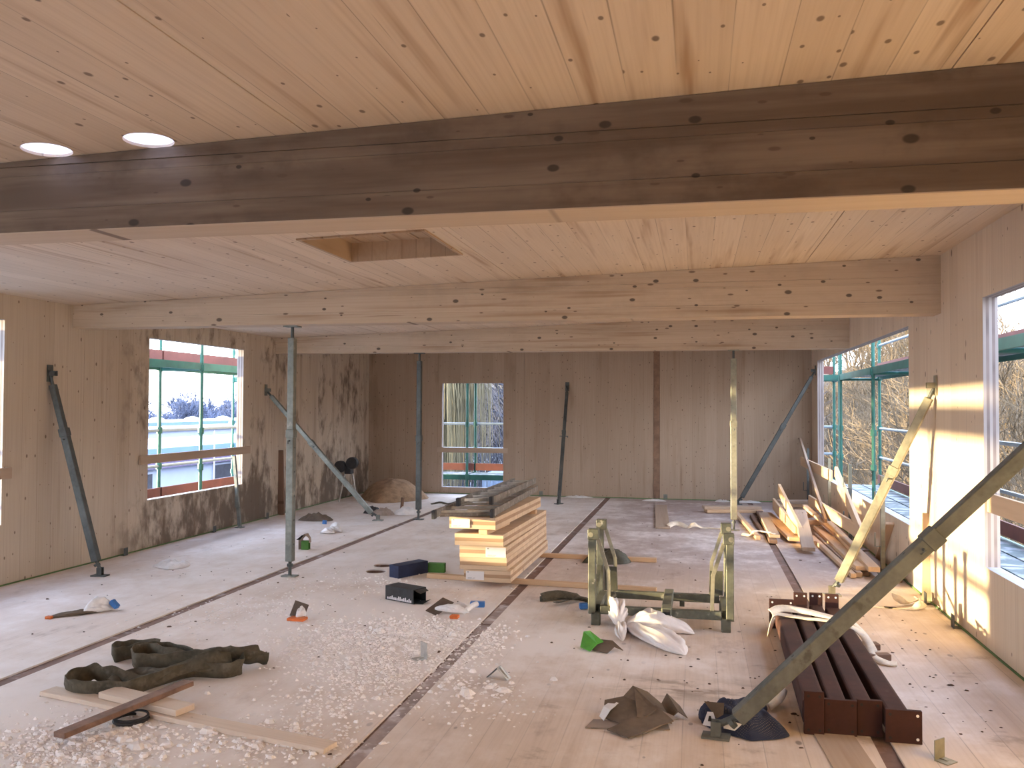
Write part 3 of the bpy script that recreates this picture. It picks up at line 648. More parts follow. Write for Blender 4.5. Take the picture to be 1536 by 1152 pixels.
# ------------------------------------------------------------------ steel stillage
FX = [-.77, .215]; FY = [6.76, 7.34]
rk = thing('steel_stillage', 'galvanised steel transport stillage with four tall posts beside a white bag', 'stillage', (-.28, 7.05, 0))
for ix, x in enumerate(FX):
    sx = 1 if ix == 0 else -1
    for iy, y in enumerate(FY):
        xo = x - sx*.03
        mb = MB(); mb.box(x-.035, x+.035, y-.035, y+.035, 0, .10); finish('foot', mb, M_rack, rk, bevel=.004)
        mb = MB(); mb.box(xo-.028, xo+.028, y-.035, y+.035, .085, .70); finish('post', mb, M_rack, rk, bevel=.004)
        mb = MB()
        mb.box(xo-.032, xo+.052 if sx > 0 else xo+.032, y-.042, y+.042, .66, .742) if sx > 0 else mb.box(xo-.052, xo+.032, y-.042, y+.042, .66, .742)
        finish('post_cap', mb, M_rack, rk, bevel=.005)
        mb = MB(); mb.tube([(xo-sx*.008, y-.0435, .70), (xo-sx*.008, y-.0425, .70)], .020, 14); tag(finish('cap_hole', mb, M_zinc_y, rk))
        p = [(xo+sx*.045, y, .665), (xo+sx*.125, y, .415), (xo+sx*.135, y, .10)]
        mb = MB(); mb.bar(p[0], p[1], .020, .028, (0,1,0)); mb.bar(p[1], p[2], .020, .028, (0,1,0)); mb.tube([(p[1][0], y-.012, p[1][2]), (p[1][0], y+.012, p[1][2])], .016, 8)
        finish('bent_strut', mb, M_zinc_y, rk)
    mb = MB(); mb.box(x-.03, x+.03, FY[0]+.035, FY[1]-.035, .09, .15); finish('side_rail', mb, M_rack, rk, bevel=.003)
    mb = MB(); mb.bar((x-sx*.03, FY[0], .12), (x-sx*.03, FY[1], .36), .03, .03); finish('diagonal', mb, M_rack, rk)
    mb = MB(); mb.box(x+sx*.005, x+sx*.11, FY[1]-.02, FY[1]-.008, .15, .35); finish('side_plate', mb, M_rackdark, rk)
for y, nm in zip(FY, ('front', 'rear')):
    mb = MB(); mb.box(FX[0]+.035, FX[1]-.035, y-.030, y+.030, .088, .15); finish('cross_beam', mb, M_rack, rk, bevel=.004)
mb = MB(); mb.box(-.262, -.188, FY[0]-.11, FY[1]+.02, .118, .178); finish('spreader_tube', mb, M_rack, rk, bevel=.004)
mb = MB(); mb.box(-.252, -.198, FY[0]-.112, FY[0]-.105, .127, .169); finish('tube_mouth_shade', mb, M_black, rk)  # black plate painted in for the shade inside the open tube end
for x, y in ((-.32, FY[0]-.02), (-.12, FY[1]-.02)):
    mb = MB(); mb.box(x-.02, x+.02, y-.02, y+.02, .05, .088); finish('lug', mb, M_rackdark, rk)
# ------------------------------------------------------------------ red-brown steel posts
PG = 'red-brown steel posts in a row'
def steel_post(label, xf, yf, xb, yb, w, h, zb, fp, bp):
    root = thing('steel_post', label, 'steel post', (xf, yf, 0), PG)
    mb = MB(); r = .018
    prof = []
    for (sx, sz) in ((-1,-1),(1,-1),(1,1),(-1,1)):
        a0 = {(-1,-1): pi, (1,-1): 1.5*pi, (1,1): 0, (-1,1): .5*pi}[(sx, sz)]
        for k in range(4):
            t = a0 + k*pi/6; prof.append((sx*(w/2-r)+r*cos(t), zb+h/2+sz*(h/2-r)+r*sin(t)))
    n = len(prof)
    vs = [(xf+px_, yf+.012, pz) for px_, pz in prof] + [(xb+px_, yb-.012, pz) for px_, pz in prof]
    mb.add(vs, [tuple(range(n)), tuple(range(2*n-1, n-1, -1))] + [(i, n+i, n+(i+1) % n, (i+1) % n) for i in range(n)])
    o = finish('box_section', mb, M_red, root)
    for (y, (x0, x1, z0, z1), s) in ((yf, fp, -1), (yb, bp, 1)):
        mb = MB(); mb.box(x0, x1, y-.012, y+.012, z0, z1); pl = finish('end_plate', mb, M_red, root, bevel=.002)
        for hx in (x0+.022, x1-.022):
            for hz in (z0+.024, z1-.024):
                mb = MB(); mb.tube([(hx, y-.0135, hz), (hx, y+.0135, hz)], .0075, 10); finish('bolt_hole_disc', mb, M_dustlump if s > 0 or (xf > .95 and hx > xf) else M_black, pl)  # solid discs: white paints bright floor seen through, black paints the dark hole
steel_post('outermost red-brown steel post, on the side of the blue net sack', .600, 4.76, .640, 6.95, .12, .13, .045, (.545, .645, .0, .222), (.545, .725, .0, .225))
steel_post('second red-brown steel post counted from the blue net sack', .715, 4.78, .785, 7.05, .10, .12, .05, (.648, .808, .0, .182), (.735, .835, .0, .262))
steel_post('third red-brown steel post counted from the blue net sack', .845, 4.80, .90, 7.07, .10, .12, .05, (.812, .935, .0, .185), (.855, .950, .0, .262))
steel_post('red-brown steel post nearest the sunny wall, with a square end plate', 1.00, 4.74, 1.02, 7.05, .115, .115, .045, (.938, 1.112, .0, .166), (.968, 1.065, .0, .262))
plank('bearer_block', 'dark bearer block sticking out under the steel posts, farther one', (.64, 6.42, .022), (1.25, 6.52, .022), .08, .042, M_plank_dark, 0, 'blocks under the steel posts', 'block')
plank('bearer_block', 'dark bearer block sticking out under the steel posts, nearer one', (.64, 6.12, .022), (1.27, 6.26, .022), .06, .042, M_plank_dark, 0, 'blocks under the steel posts', 'block')
plank('flat_board', 'broad pale board lying under the near ends of the steel posts', (.66, 5.2, .003), (.76, 3.9, .003), .2, .006, M_plank_old, bevel=0)

# ------------------------------------------------------------------ ribbons (straps, slings)
def crom(pts, n):
    pts = [Vector(p) for p in pts]; out = []
    for i in range(len(pts)-1):
        p0 = pts[max(i-1, 0)]; p1 = pts[i]; p2 = pts[i+1]; p3 = pts[min(i+2, len(pts)-1)]
        for k in range(n):
            t = k/n; out.append(.5*((2*p1)+(p2-p0)*t+(2*p0-5*p1+4*p2-p3)*t*t+(3*p1-p0-3*p2+p3)*t**3))
    out.append(pts[-1]); return out
def ribbon(mb, pts, w, t=.006, n=8, lean=0.0, wob=.0, seed=0):
    """pts: (x, y, z_bottom, roll) roll 0 = standing on edge, 1 = lying flat"""
    p = crom([q[:3] for q in pts], n); ro = [q[0] for q in crom([(q[3], 0, 0) for q in pts], n)]
    vs = []
    for i, c in enumerate(p):
        d = p[min(i+1, len(p)-1)]-p[max(i-1, 0)]; d.z = 0
        if d.length < 1e-6: d = Vector((1,0,0))
        d.normalize(); s = Vector((-d.y, d.x, 0))
        a = ro[i]*pi/2 + lean; up = Vector((0,0,1))*cos(a) + s*sin(a); nn = s*cos(a) - Vector((0,0,1))*sin(a)
        z = c + Vector((0, 0, wob*mnoise.noise(Vector((i*.23, seed, 0)))))
        q = (z, z+up*w)
        bulge = nn*(.10*w*sin(i*.5+seed))
        for k, f in ((0, 0.0), (1, .5), (2, 1.0)):
            m = q[0].lerp(q[1], f) + (bulge if k == 1 else Vector())
            vs += [m+nn*t/2, m-nn*t/2]
    for v in vs: v.z = max(v.z, .003)
    k = len(p); fs = []
    for i in range(k-1):
        b0, b1 = i*6, (i+1)*6
        fs += [(b0, b0+2, b1+2, b1), (b0+2, b0+4, b1+4, b1+2), (b0+1, b1+1, b1+3, b0+3), (b0+3, b1+3, b1+5, b0+5), (b0+4, b0+5, b1+5, b1+4), (b0, b1, b1+1, b0+1)]
    fs += [(0, 1, 3, 2), (2, 3, 5, 4), (6*k-6, 6*k-4, 6*k-3, 6*k-5), (6*k-4, 6*k-2, 6*k-1, 6*k-3)]
    mb.add(vs, fs)
def fp(x, y, z=0, roll=0): q = fl(x, y, z); return (q.x, q.y, z, roll)
mb = MB()
ribbon(mb, [fp(352, 1000, .03, .3), fp(362, 1012, .0), fp(335, 1018, 0), fp(285, 1017, 0), fp(235, 1031, 0), fp(195, 1044, 0), fp(145, 1047, 0), fp(108, 1045, 0), fp(101, 1038, 0), fp(112, 1028, 0), fp(140, 1022, 0), fp(160, 1025, 0), fp(190, 1032, .0, .5), fp(230, 1028, .02, .6), fp(275, 1012, .05, .6), fp(320, 1000, .07, .3), fp(350, 1000, .05, .4)], .10, .007, 8, .12, .02, 1)
ribbon(mb, [fp(180, 1030, .01, .7), fp(200, 1018, .02, .7), fp(240, 1016, .03, .8), fp(290, 1010, .04, .7), fp(330, 1003, .06, .6)], .09, .007, 8, 0, .02, 4)
tag(finish('lifting_strap', mb, M_strap, None, True), 'olive lifting strap coiled in long loops, in front of its twin', 'strap', 'olive lifting straps')
mb = MB()
ribbon(mb, [fp(400, 997, .0, .3), fp(382, 995, .02, .3), fp(345, 993, .05, .2), fp(310, 997, .035, .1), fp(270, 1003, .01, .0), fp(232, 1006, .0), fp(208, 1005, 0), fp(199, 999, 0), fp(205, 993, 0), fp(222, 990, 0), fp(243, 995, 0), fp(268, 1000, 0, .2), fp(300, 996, .03, .5), fp(350, 990, .06, .5), fp(398, 990, .0, .4)], .11, .007, 8, .1, .02, 2)
ribbon(mb, [fp(300, 990, .02, .3), fp(262, 984, .0, .1), fp(225, 984, .0, .05), fp(190, 990, 0, .0), fp(173, 994, 0, .0), fp(176, 986, 0, .1), fp(195, 982, .0, .1), fp(235, 982, .01, .2)], .10, .007, 8, .1, .02, 3)
tag(finish('lifting_strap', mb, M_strap, None, True), 'olive lifting strap with a bent-up loop, lying behind its twin', 'strap', 'olive lifting straps')
# white slings
def sling(label, pts, w=.05, lean=0.2, seed=0, mat=None, name='sling', group='white slings and tie straps', extra=None):
    mb = MB(); ribbon(mb, pts, w, .006, 6, lean, .008, seed)
    if extra: ribbon(mb, extra, w, .006, 6, lean, .008, seed+5)
    return tag(finish(name, mb, mat or M_sling, None, True), label, 'strap', group)
zt = .185
sling('white sling looped over the brown steel posts', [(.50, 6.55, .03, .3), (.53, 6.50, zt, .8), (.60, 6.52, zt+.01, .9), (.75, 6.50, zt, .95), (.88, 6.45, zt+.005, .95), (1.0, 6.40, zt, .9), (1.10, 6.36, .12, .8), (1.13, 6.2, .02, .7), (1.20, 6.1, .01, .8), (1.28, 6.08, .012, .9)], .055, 0, 1, None, 'sling', 'white slings and tie straps', [(.54, 6.50, zt+.02, .6), (.62, 6.58, zt+.03, .5), (.80, 6.55, zt+.02, .7), (.95, 6.48, zt+.015, .9), (1.06, 6.46, zt, .9), (1.13, 6.42, .08, .6), (1.16, 6.30, .012, .6)])
sling('cream sling curled on the floor beside the bright wall', [fp(1280, 912, .0, .8), fp(1310, 912, .0, .9), fp(1345, 914, 0, .9), fp(1375, 915, .01, .7), fp(1390, 909, .03, .4), fp(1378, 902, .02, .5), fp(1355, 906, .01, .6), fp(1345, 902, .04, .3), fp(1340, 898, .06, .2)], .075, .2, 2)
sling('white strap in a wavy line before the sunlit prop', [fp(1005, 792, 0, .5), fp(1015, 788, .02, .4), fp(1030, 793, .0, .7), fp(1043, 790, .03, .4), fp(1056, 793, .0, .8), fp(1085, 794, 0, .9)], .07, .1, 3)
sling('cream tie strap across the loose timbers', [fp(1112, 803, .01, .5), fp(1122, 804, .02, .6), fp(1128, 800, .09, .8), fp(1140, 797, .11, .9), fp(1155, 800, .11, .9), fp(1166, 803, .08, .7)], .045, 0, 4)
sling('crumpled white strap end beside the blue net sack', [(.40, 5.02, .02, .4), (.46, 5.06, .05, .3), (.50, 5.16, .08, .3), (.49, 5.24, .07, .4), (.44, 5.2, .05, .5), (.38, 5.1, .03, .5)], .05, .2, 6)
sling('grey strap bundle lying by the stillage post', [fp(810, 903, 0, .6), fp(825, 901, .01, .4), fp(845, 900, .0, .5), fp(868, 901, 0, .7), fp(882, 905, .0, .9)], .075, .2, 7, M_strap, 'tie_strap', None, [fp(815, 900, .02, .5), fp(840, 896, .03, .4), fp(860, 899, .01, .6), fp(830, 903, .03, .8)])
mb = MB(); q = fl(876, 915); mb.bar((q.x-.04, q.y, .03), (q.x+.03, q.y+.02, .035), .05, .05); tag(finish('buckle_cover', mb, M_blue, None, bevel=.008), 'small blue plastic piece at the foot of the stillage', 'plastic piece')
sling('small loop of grey cord on the floor under the end-wall window', [fp(648, 757, 0, .7), fp(660, 755, .01, .5), fp(672, 757, 0, .6), fp(688, 754, .02, .5), fp(684, 759, 0, .6), fp(668, 759, 0, .7)], .04, .1, 9, M_strap, 'cord', None)

# ------------------------------------------------------------------ crumpled soft things
def crumple(name, label, cat, outline, h, mat, seed=0, folds=7.0, sharp=.8, rings=10, n=44, parent=None, group=None, peak=None, slabs=True):
    """outline: floor polygon in world xy"""
    o = [Vector((p[0], p[1])) for p in outline]; c = sum(o, Vector((0,0)))/len(o)
    if peak: c = Vector(peak)
    per = crom([Vector((p.x, p.y, 0)) for p in o+[o[0]]], max(3, n//len(o)))[:-1]; n = len(per)
    vs = [(c.x, c.y, 0)]; fs = []
    for r in range(1, rings+1):
        f = r/rings
        for p in per:
            jit = 1+.06*mnoise.noise(Vector((p.x*9, p.y*9, seed)))*f
            vs.append((c.x+(p.x-c.x)*f*jit, c.y+(p.y-c.y)*f*jit, 0))
    for j in range(n): fs.append((0, 1+j, 1+(j+1) % n))
    for r in range(rings-1):
        for j in range(n):
            a = 1+r*n+j; b_ = 1+r*n+(j+1) % n; fs.append((a, a+n, b_+n, b_))
    out = []
    for i, v in enumerate(vs):
        f = 0 if i == 0 else ((i-1)//n+1)/rings
        q = Vector((v[0]*folds, v[1]*folds*.7, seed*3.1))
        k = 1-abs(mnoise.noise(q))*2.2; k2 = 1-abs(mnoise.noise(q*2.3+Vector((5,1,0))))*2
        z = h*(max(0, 1-f**2.2))*(.45+.55*(sharp*k*.65+.35*k2*sharp+(1-sharp)))
        out.append((v[0], v[1], max(.004, z + (.012*max(0, k2) if f < .99 else 0))))
    mb = MB(); mb.add(out, fs)
    ob = finish(name, mb, mat, parent, True)
    if label: tag(ob, label, cat, group)
    return ob
def fxy(*pts): return [fl(*p)[:2] for p in pts]
# plastic bag : three lobes
bag = thing('plastic_bag', 'crumpled translucent white plastic bag on the floor before the stillage', 'bag', (-.42, 6.2, 0))
def lobe(c, d, L, w, h, seed, mat, parent, name='fold', bend=0.0, pinch=.35):
    """a soft tapering pouch from c along d"""
    c, d = Vector(c), Vector(d).normalized(); s = Vector((-d.y, d.x, 0)); mb = MB(); k, n = 26, 30; vs = []
    for i in range(k+1):
        f = i/k; prof = max(.06, (sin(pi*min(1, f*.92+.08))**.6)*(1-pinch*(1-f)))
        ctr = c + d*(L*f) + s*(bend*f*f)
        for j in range(n):
            t = 2*pi*j/n; rr = 1+.35*mnoise.noise(Vector((cos(t)*1.6, sin(t)*1.6+f*3, seed)))+.45*(.28-abs(mnoise.noise(Vector((cos(t)*3, sin(t)*3+f*2, seed+9)))))+.3*(.22-abs(mnoise.noise(Vector((cos(t)*6.5, sin(t)*6.5+f*4, seed+19)))))
            p = ctr + s*(w*prof*rr*cos(t)) + Vector((0, 0, max(.004, h*prof*rr*(.46+.52*sin(t))))); vs.append(p)
    fs = [(i*n+j, i*n+(j+1) % n, (i+1)*n+(j+1) % n, (i+1)*n+j) for i in range(k) for j in range(n)] + [tuple(range(n-1, -1, -1)), tuple(k*n+j for j in range(n))]
    mb.add(vs, fs); return finish(name, mb, mat, parent, True)
lobe((-.58, 6.62, .03), (-.15, 1, 0), .30, .075, .19, 3, M_bag, bag, 'knot_end', 0, .1)
lobe((-.52, 6.66, 0), (.9, .05, 0), .50, .085, .12, 7, M_bag, bag, 'fold', -.06, -.3)
lobe((-.52, 6.72, 0), (.55, -1, 0), .80, .14, .12, 11, M_bag, bag, 'fold', .06, .45)
lobe((-.56, 6.65, 0), (-.02, -1, 0), .34, .05, .10, 17, M_bag, bag, 'fold', .04, .2)
# blue net sack
sk = thing('net_sack', 'dark blue net sack with a white tag under the big brace', 'sack', (.2, 4.8, 0))
crumple('netting', None, None, fxy((1052, 1086), (1062, 1068), (1095, 1056), (1140, 1050), (1152, 1062), (1150, 1078), (1182, 1100), (1178, 1108), (1135, 1113), (1110, 1108), (1075, 1098)), .10, M_sack, 5, 8, .7, 12, 55, sk)
lobe((.02, 4.82, .0), (.6, .25, 0), .26, .075, .10, 23, M_sack, sk, 'mouth', 0, .0)
q = fl(1064, 1092)
mb = MB(); mb.add([(q.x-.035, q.y-.02, .02), (q.x+.045, q.y-.03, .016), (q.x+.02, q.y+.0, .085), (q.x-.01, q.y+.0, .085)], [(0,1,2,3)]); tagp = finish('tag', mb, M_white, sk)
mb = MB(); mb.add([(q.x-.008, q.y-.019, .042), (q.x+.014, q.y-.020, .041), (q.x+.008, q.y-.012, .068), (q.x-.002, q.y-.012, .068)], [(0,1,2,3)]); finish('mark', mb, M_black, tagp)
q = fl(1097, 1100)
mb = MB(); mb.add([(q.x-.04, q.y-.02, .03), (q.x+.05, q.y-.03, .02), (q.x+.06, q.y, .05), (q.x-.04, q.y+.0, .075)], [(0,1,2,3)]); finish('tag', mb, M_white, sk)
q = fl(1072, 1090); mb = MB(); mb.add([(q.x-.055, q.y, .13), (q.x+.05, q.y+.01, .125), (q.x+.045, q.y-.01, .07), (q.x+.01, q.y-.02, .05)], [(0,1,2,3)]); finish('brown_scrap', mb, M_card, sk)
# cardboard heap
ch = thing('cardboard_scrap', 'torn heap of folded brown cardboard on the floor in the foreground', 'cardboard', (-.35, 4.75, 0))
def sheet(pts, t=.005, mat=M_card, name='sheet'):
    """bent sheet: rows of points, 2 per row"""
    mb = MB(); vs = []; k = len(pts)
    for a, b_ in pts:
        a, b_ = Vector(a), Vector(b_); vs += [a, b_, a+Vector((0,0,t)), b_+Vector((0,0,t))]
    fs = [(0,1,3,2), (4*k-4, 4*k-2, 4*k-1, 4*k-3)]
    for i in range(k-1):
        p, q_ = 4*i, 4*i+4; fs += [(p, q_, q_+1, p+1), (p+2, p+3, q_+3, q_+2), (p, p+2, q_+2, q_), (p+1, q_+1, q_+3, p+3)]
    mb.add(vs, fs); return finish(name, mb, mat, ch)
A = lambda x, y, z=0: tuple(fl(x, y, z))
sheet([(A(878, 1092, .003), A(890, 1080, .003)), (A(940, 1094, .003), A(945, 1082, .003)), (A(1005, 1095, .003), A(1000, 1083, .003))], .005, M_card2)
sheet([((-.50, 4.72, .012), (-.36, 4.62, .012)), ((-.50, 4.82, .07), (-.30, 4.66, .03)), ((-.40, 4.86, .085), (-.26, 4.68, .05)), ((-.35, 4.90, .135), (-.21, 4.74, .07))])
sheet([((-.345, 4.90, .132), (-.31, 4.66, .045)), ((-.27, 4.92, .10), (-.21, 4.68, .035)), ((-.19, 4.90, .045), (-.13, 4.72, .008))])
sheet([((-.20, 4.92, .03), (-.14, 4.78, .012)), ((-.165, 4.95, .09), (-.10, 4.80, .045)), ((-.09, 4.90, .04), (-.05, 4.82, .008))])
sheet([((-.46, 4.55, .010), (-.34, 4.46, .010)), ((-.30, 4.70, .05), (-.20, 4.60, .03)), ((-.22, 4.80, .07), (-.12, 4.68, .035))])
sheet([((-.36, 4.58, .016), (-.27, 4.52, .016)), ((-.20, 4.78, .055), (-.10, 4.72, .04))], .004, M_card2)
sheet([((-.52, 4.74, .01), (-.49, 4.68, .01)), ((-.50, 4.77, .055), (-.46, 4.73, .05)), ((-.46, 4.82, .07), (-.42, 4.79, .07))], .004, M_white)
# green torn card
gc = thing('torn_carton', 'torn green carton piece beside the white plastic bag', 'carton', (-.66, 6.1, 0)); ch = gc
sheet([((-.80, 6.06, .01), (-.72, 5.97, .008)), ((-.79, 6.16, .09), (-.68, 6.05, .04)), ((-.74, 6.12, .11), (-.64, 6.08, .05))], .005, M_greenbright)
sheet([((-.72, 6.02, .006), (-.60, 5.96, .006)), ((-.70, 6.12, .055), (-.56, 6.04, .03)), ((-.58, 6.12, .05), (-.50, 6.05, .006))], .005, M_card)
# ------------------------------------------------------------------ cartons and small waste
def carton(name, label, c, L, w, h, ang, mat, open_end=True, lid=True, cat='carton'):
    root = thing(name, label, cat, (c[0], c[1], 0)); a = Vector((cos(ang), sin(ang), 0)); s = Vector((-a.y, a.x, 0)); C0 = Vector((c[0], c[1], 0)); t = .004
    def pn(nm, p, q, wd, th, sd, m=mat): mb = MB(); mb.bar(p, q, wd, th, sd); return finish(nm, mb, m, root)
    Z = Vector((0,0,1)); p, q = C0-a*L/2, C0+a*L/2
    pn('bottom', p+Z*t/2, q+Z*t/2, w, t, s)
    pn('side', p+s*(w/2)+Z*h/2, q+s*(w/2)+Z*h/2, t, h, s); fr = pn('side', p-s*(w/2)+Z*h/2, q-s*(w/2)+Z*h/2, t, h, s)
    pn('end', p-s*(w/2)+Z*h/2, p+s*(w/2)+Z*h/2, t, h, a)
    if lid: pn('top', p+Z*h, q+Z*h-a*.0, w, t, s)
    return root, a, s, C0, fr
r_, a_, s_, C0, fr = carton('carton', 'long dark blue cardboard box lying open beside the floor holes', (-2.83, 8.30), .40, .13, .12, 1.08, M_navy)
mb = MB(); e = C0+a_*.20; mb.add([e-s_*.06+V((0,0,.005)), e+s_*.06+V((0,0,.005)), e+s_*.05+a_*.10+V((0,0,.09)), e-s_*.05+a_*.09+V((0,0,.02))], [(0,1,2,3)]); mb.add([e+s_*.06+V((0,0,.005)), e+s_*.06+V((0,0,.12)), e+s_*.09+a_*.08+V((0,0,.08)), e+s_*.08+a_*.10+V((0,0,.02))], [(0,1,2,3)]); finish('torn_flap', mb, M_navy, r_)
r_, a_, s_, C0, fr = carton('carton', 'small bright green box standing by the dark blue carton', (-2.60, 8.50), .175, .06, .092, 0.03, M_green)
r_, a_, s_, C0, fr = carton('carton', 'black cardboard box with white lettering lying open on the floor', (-2.49, 7.22), .33, .16, .12, -.42, M_blackbox)
mb = MB(); n_ = -s_*.0045+(-s_)*.081; rnd = random.Random(4)
u = -.14
while u < .14:                                                       # illegible white lettering along the lower edge
    w_ = rnd.uniform(.012, .022); hh = rnd.uniform(.018, .040); b_ = C0+a_*u+n_
    mb.add([b_+V((0,0,.010)), b_+a_*w_+V((0,0,.010)), b_+a_*w_*.9+V((0,0,.010+hh)), b_+a_*w_*.2+V((0,0,.012+hh*.8))], [(0,1,2,3)]); u += w_+.002
finish('lettering', mb, M_white, r_)['kind'] = 'stuff'
mb = MB(); e = C0+a_*.165; mb.add([e-s_*.07+V((0,0,.115)), e+s_*.07+V((0,0,.115)), e+s_*.06+a_*.05+V((0,0,.10)), e-s_*.05+a_*.055+V((0,0,.09))], [(0,1,2,3)]); mb.add([e-s_*.07+V((0,0,.004)), e+s_*.07+V((0,0,.004)), e+s_*.06+a_*.08+V((0,0,.03)), e-s_*.05+a_*.08+V((0,0,.006))], [(0,1,2,3)]); finish('flap', mb, M_blackbox, r_)
# board + sealant tube scraps
r_ = thing('sealant_scrap', 'brown board square with an orange base and white blob, standing alone', 'scrap', (-3.11, 6.36, 0))
mb = MB(); mb.bar((-3.13, 6.42, .0), (-3.10, 6.46, .115), .12, .006, (1, 0.1, 0)); finish('board', mb, M_brownplate, r_)
mb = MB(); mb.box(-3.16, -3.02, 6.31, 6.40, 0, .022); finish('base', mb, M_orange, r_, bevel=.004)
lobe((-3.10, 6.36, .015), (.25, .5, 0), .09, .03, .095, 31, M_wrap, r_, 'foam')
r_ = thing('sealant_tube', 'squeezed white sealant tube with blue nozzle and brown card beside it', 'tube', (-1.98, 6.82, 0))
mb = MB(); mb.bar((-2.12, 6.78, .008), (-2.02, 6.94, .085), .13, .005, (1, -.1, 0)); finish('card', mb, M_brownplate, r_)
lobe((-2.10, 6.84, .02), (1, -.35, 0), .30, .035, .06, 33, M_wrap, r_, 'tube', .06, .1)
lobe((-2.03, 6.95, .0), (1, .1, 0), .20, .03, .06, 35, M_wrap, r_, 'tube_end', 0, .1)
mb = MB(); mb.tube([(-1.85, 6.80, .03), (-1.80, 6.92, .06), (-1.78, 6.96, .06)], .022, 10); finish('neck', mb, M_wrap, r_)
mb = MB(); mb.bar((-1.84, 6.97, .055), (-1.72, 6.99, .055), .06, .045); finish('nozzle', mb, M_blue, r_, bevel=.006)
mb = MB(); mb.box(-1.93, -1.86, 6.66, 6.72, 0, .028); finish('cap', mb, M_orange, r_, bevel=.006)
r_ = thing('sealant_tube', 'empty white tube bent upward with blue tip, near the dark steel brace', 'tube', (-4.95, 6.1, 0))
lobe((-5.02, 5.98, .0), (.9, .9, 0), .36, .035, .035, 41, M_card, r_, 'paper', 0, .0)
lobe((-4.86, 6.14, .0), (.5, .7, 0), .24, .055, .13, 43, M_wrap, r_, 'film')
mb = MB(); mb.bar((-4.72, 6.30, .08), (-4.66, 6.30, .03), .05, .04); finish('tip', mb, M_blue, r_, bevel=.006)
mb = MB(); mb.box(-5.04, -4.99, 5.93, 5.97, 0, .022); finish('cap', mb, M_orange, r_, bevel=.004)
crumple('wrapper', 'flat crumpled foil wrapper beside the foot of the dark steel brace', 'wrapper', fxy((228, 850), (245, 846), (262, 850), (284, 846), (280, 851), (255, 855), (240, 853)), .075, M_wrap, 8, 14, .9)
r_ = thing('wrapper_piece', 'crumpled white wrapper with a blue cap near the thick prop', 'wrapper', (-4.82, 10.75, 0))
lobe((-4.88, 10.7, 0), (1, .05, 0), .20, .07, .09, 51, M_wrap, r_, 'film'); lobe((-4.84, 10.86, .0), (1, .0, 0), .19, .05, .13, 53, M_wrap, r_, 'film')
mb = MB(); mb.tube([(-4.90, 10.86, .10), (-4.90, 10.87, .15)], .03, 10); finish('cap', mb, M_blue, r_)
r_, a_, s_, C0, fr = carton('carton', 'upright green and grey carton with a torn top by the thick prop', (-4.51, 9.48), .085, .07, .10, .1, M_green, lid=False)
ch = r_; sheet([((-4.585, 9.44, 0.0), (-4.555, 9.50, 0)), ((-4.585, 9.44, .12), (-4.555, 9.50, .12)), ((-4.52, 9.45, .18), (-4.50, 9.52, .18)), ((-4.465, 9.46, .135), (-4.465, 9.52, .13)), ((-4.46, 9.46, .08), (-4.46, 9.52, .08))], .004, M_grey)
sheet([((-4.60, 9.42, .115), (-4.57, 9.45, .115)), ((-4.54, 9.43, .165), (-4.53, 9.46, .165))], .005, M_black)
# brackets
def bracket(label, c, ang, s=.07, lie=0, group=None, mat=None):
    root = thing('angle_bracket', label, 'bracket', (c[0], c[1], 0), group); a = Vector((cos(ang), sin(ang), 0)); n = Vector((-a.y, a.x, 0)); c = Vector((c[0], c[1], 0)); m = mat or M_alu; Z = V((0,0,1))
    if lie == 0:
        mb = MB(); mb.bar(c-a*s*.45+Z*.003, c+a*s*.45+Z*.003, s*.8, .005, n); finish('base_leg', mb, m, root)
        mb = MB(); mb.bar(c+n*s*.4, c+n*s*.4+Z*s*1.15, s*.9, .005, a); finish('upright_leg', mb, m, root)
        mb = MB(); mb.bar(c+n*s*.38+Z*.005, c+Z*.006-n*s*.1+Z*.0, .008, .008, a); finish('rib', mb, m, root)
    else:
        top = c+Z*s*.95
        mb = MB(); mb.bar(top, c+a*s*.95+Z*.004, s*.75, .005, n); finish('leg', mb, m, root)
        mb = MB(); mb.bar(top, c-a*s*.95+Z*.004, s*.75, .005, n); finish('leg', mb, M_zinc_d, root)
        mb = MB(); mb.bar(top+a*.01+Z*.002, c+a*s*.9+Z*.012, .012, .006, n); finish('rib', mb, m, root)
    return root
bracket('zinc bracket standing on edge in the white sawdust', (-1.82, 5.56), -.75, .095)
bracket('zinc bracket lying like a roof on the boards, in front of the steel posts\' side', (-1.21, 5.29), -.2, .075, 1)
bracket('yellowish zinc bracket lying alone near the bottom edge by the end plates', (1.17, 4.53), .75, .085, 0, None, M_zinc_y)
BG = 'fixing brackets along the wall foot'
for q, lab in (((XL+.03, 8.62), 'small fixing bracket at the foot of the mouldy wall, nearest the dark brace'), ((XL+.03, 10.45), 'small fixing bracket at the foot of the mouldy wall, under the window'), ((XL+.03, 11.9), 'small fixing bracket at the foot of the mouldy wall, past the window')):
    bracket(lab, q, -pi/2, .075, 0, BG, M_zinc_d)
for q, lab in (((-2.88, YB-.03), 'small fixing bracket on the end wall behind the panel stack'), ((-.56, YB-.03), 'small fixing bracket on the end wall by the brown cover strip')):
    bracket(lab, q, 0, .08, 0, BG, M_zinc)
for q, lab in (((XR-.03, 8.10), 'small fixing bracket on the bright wall under the pale brace'), ((XR-.03, 7.28), 'small fixing bracket on the bright wall, closer to the near window')):
    bracket(lab, q, pi/2, .09, 0, BG, M_zinc_d)
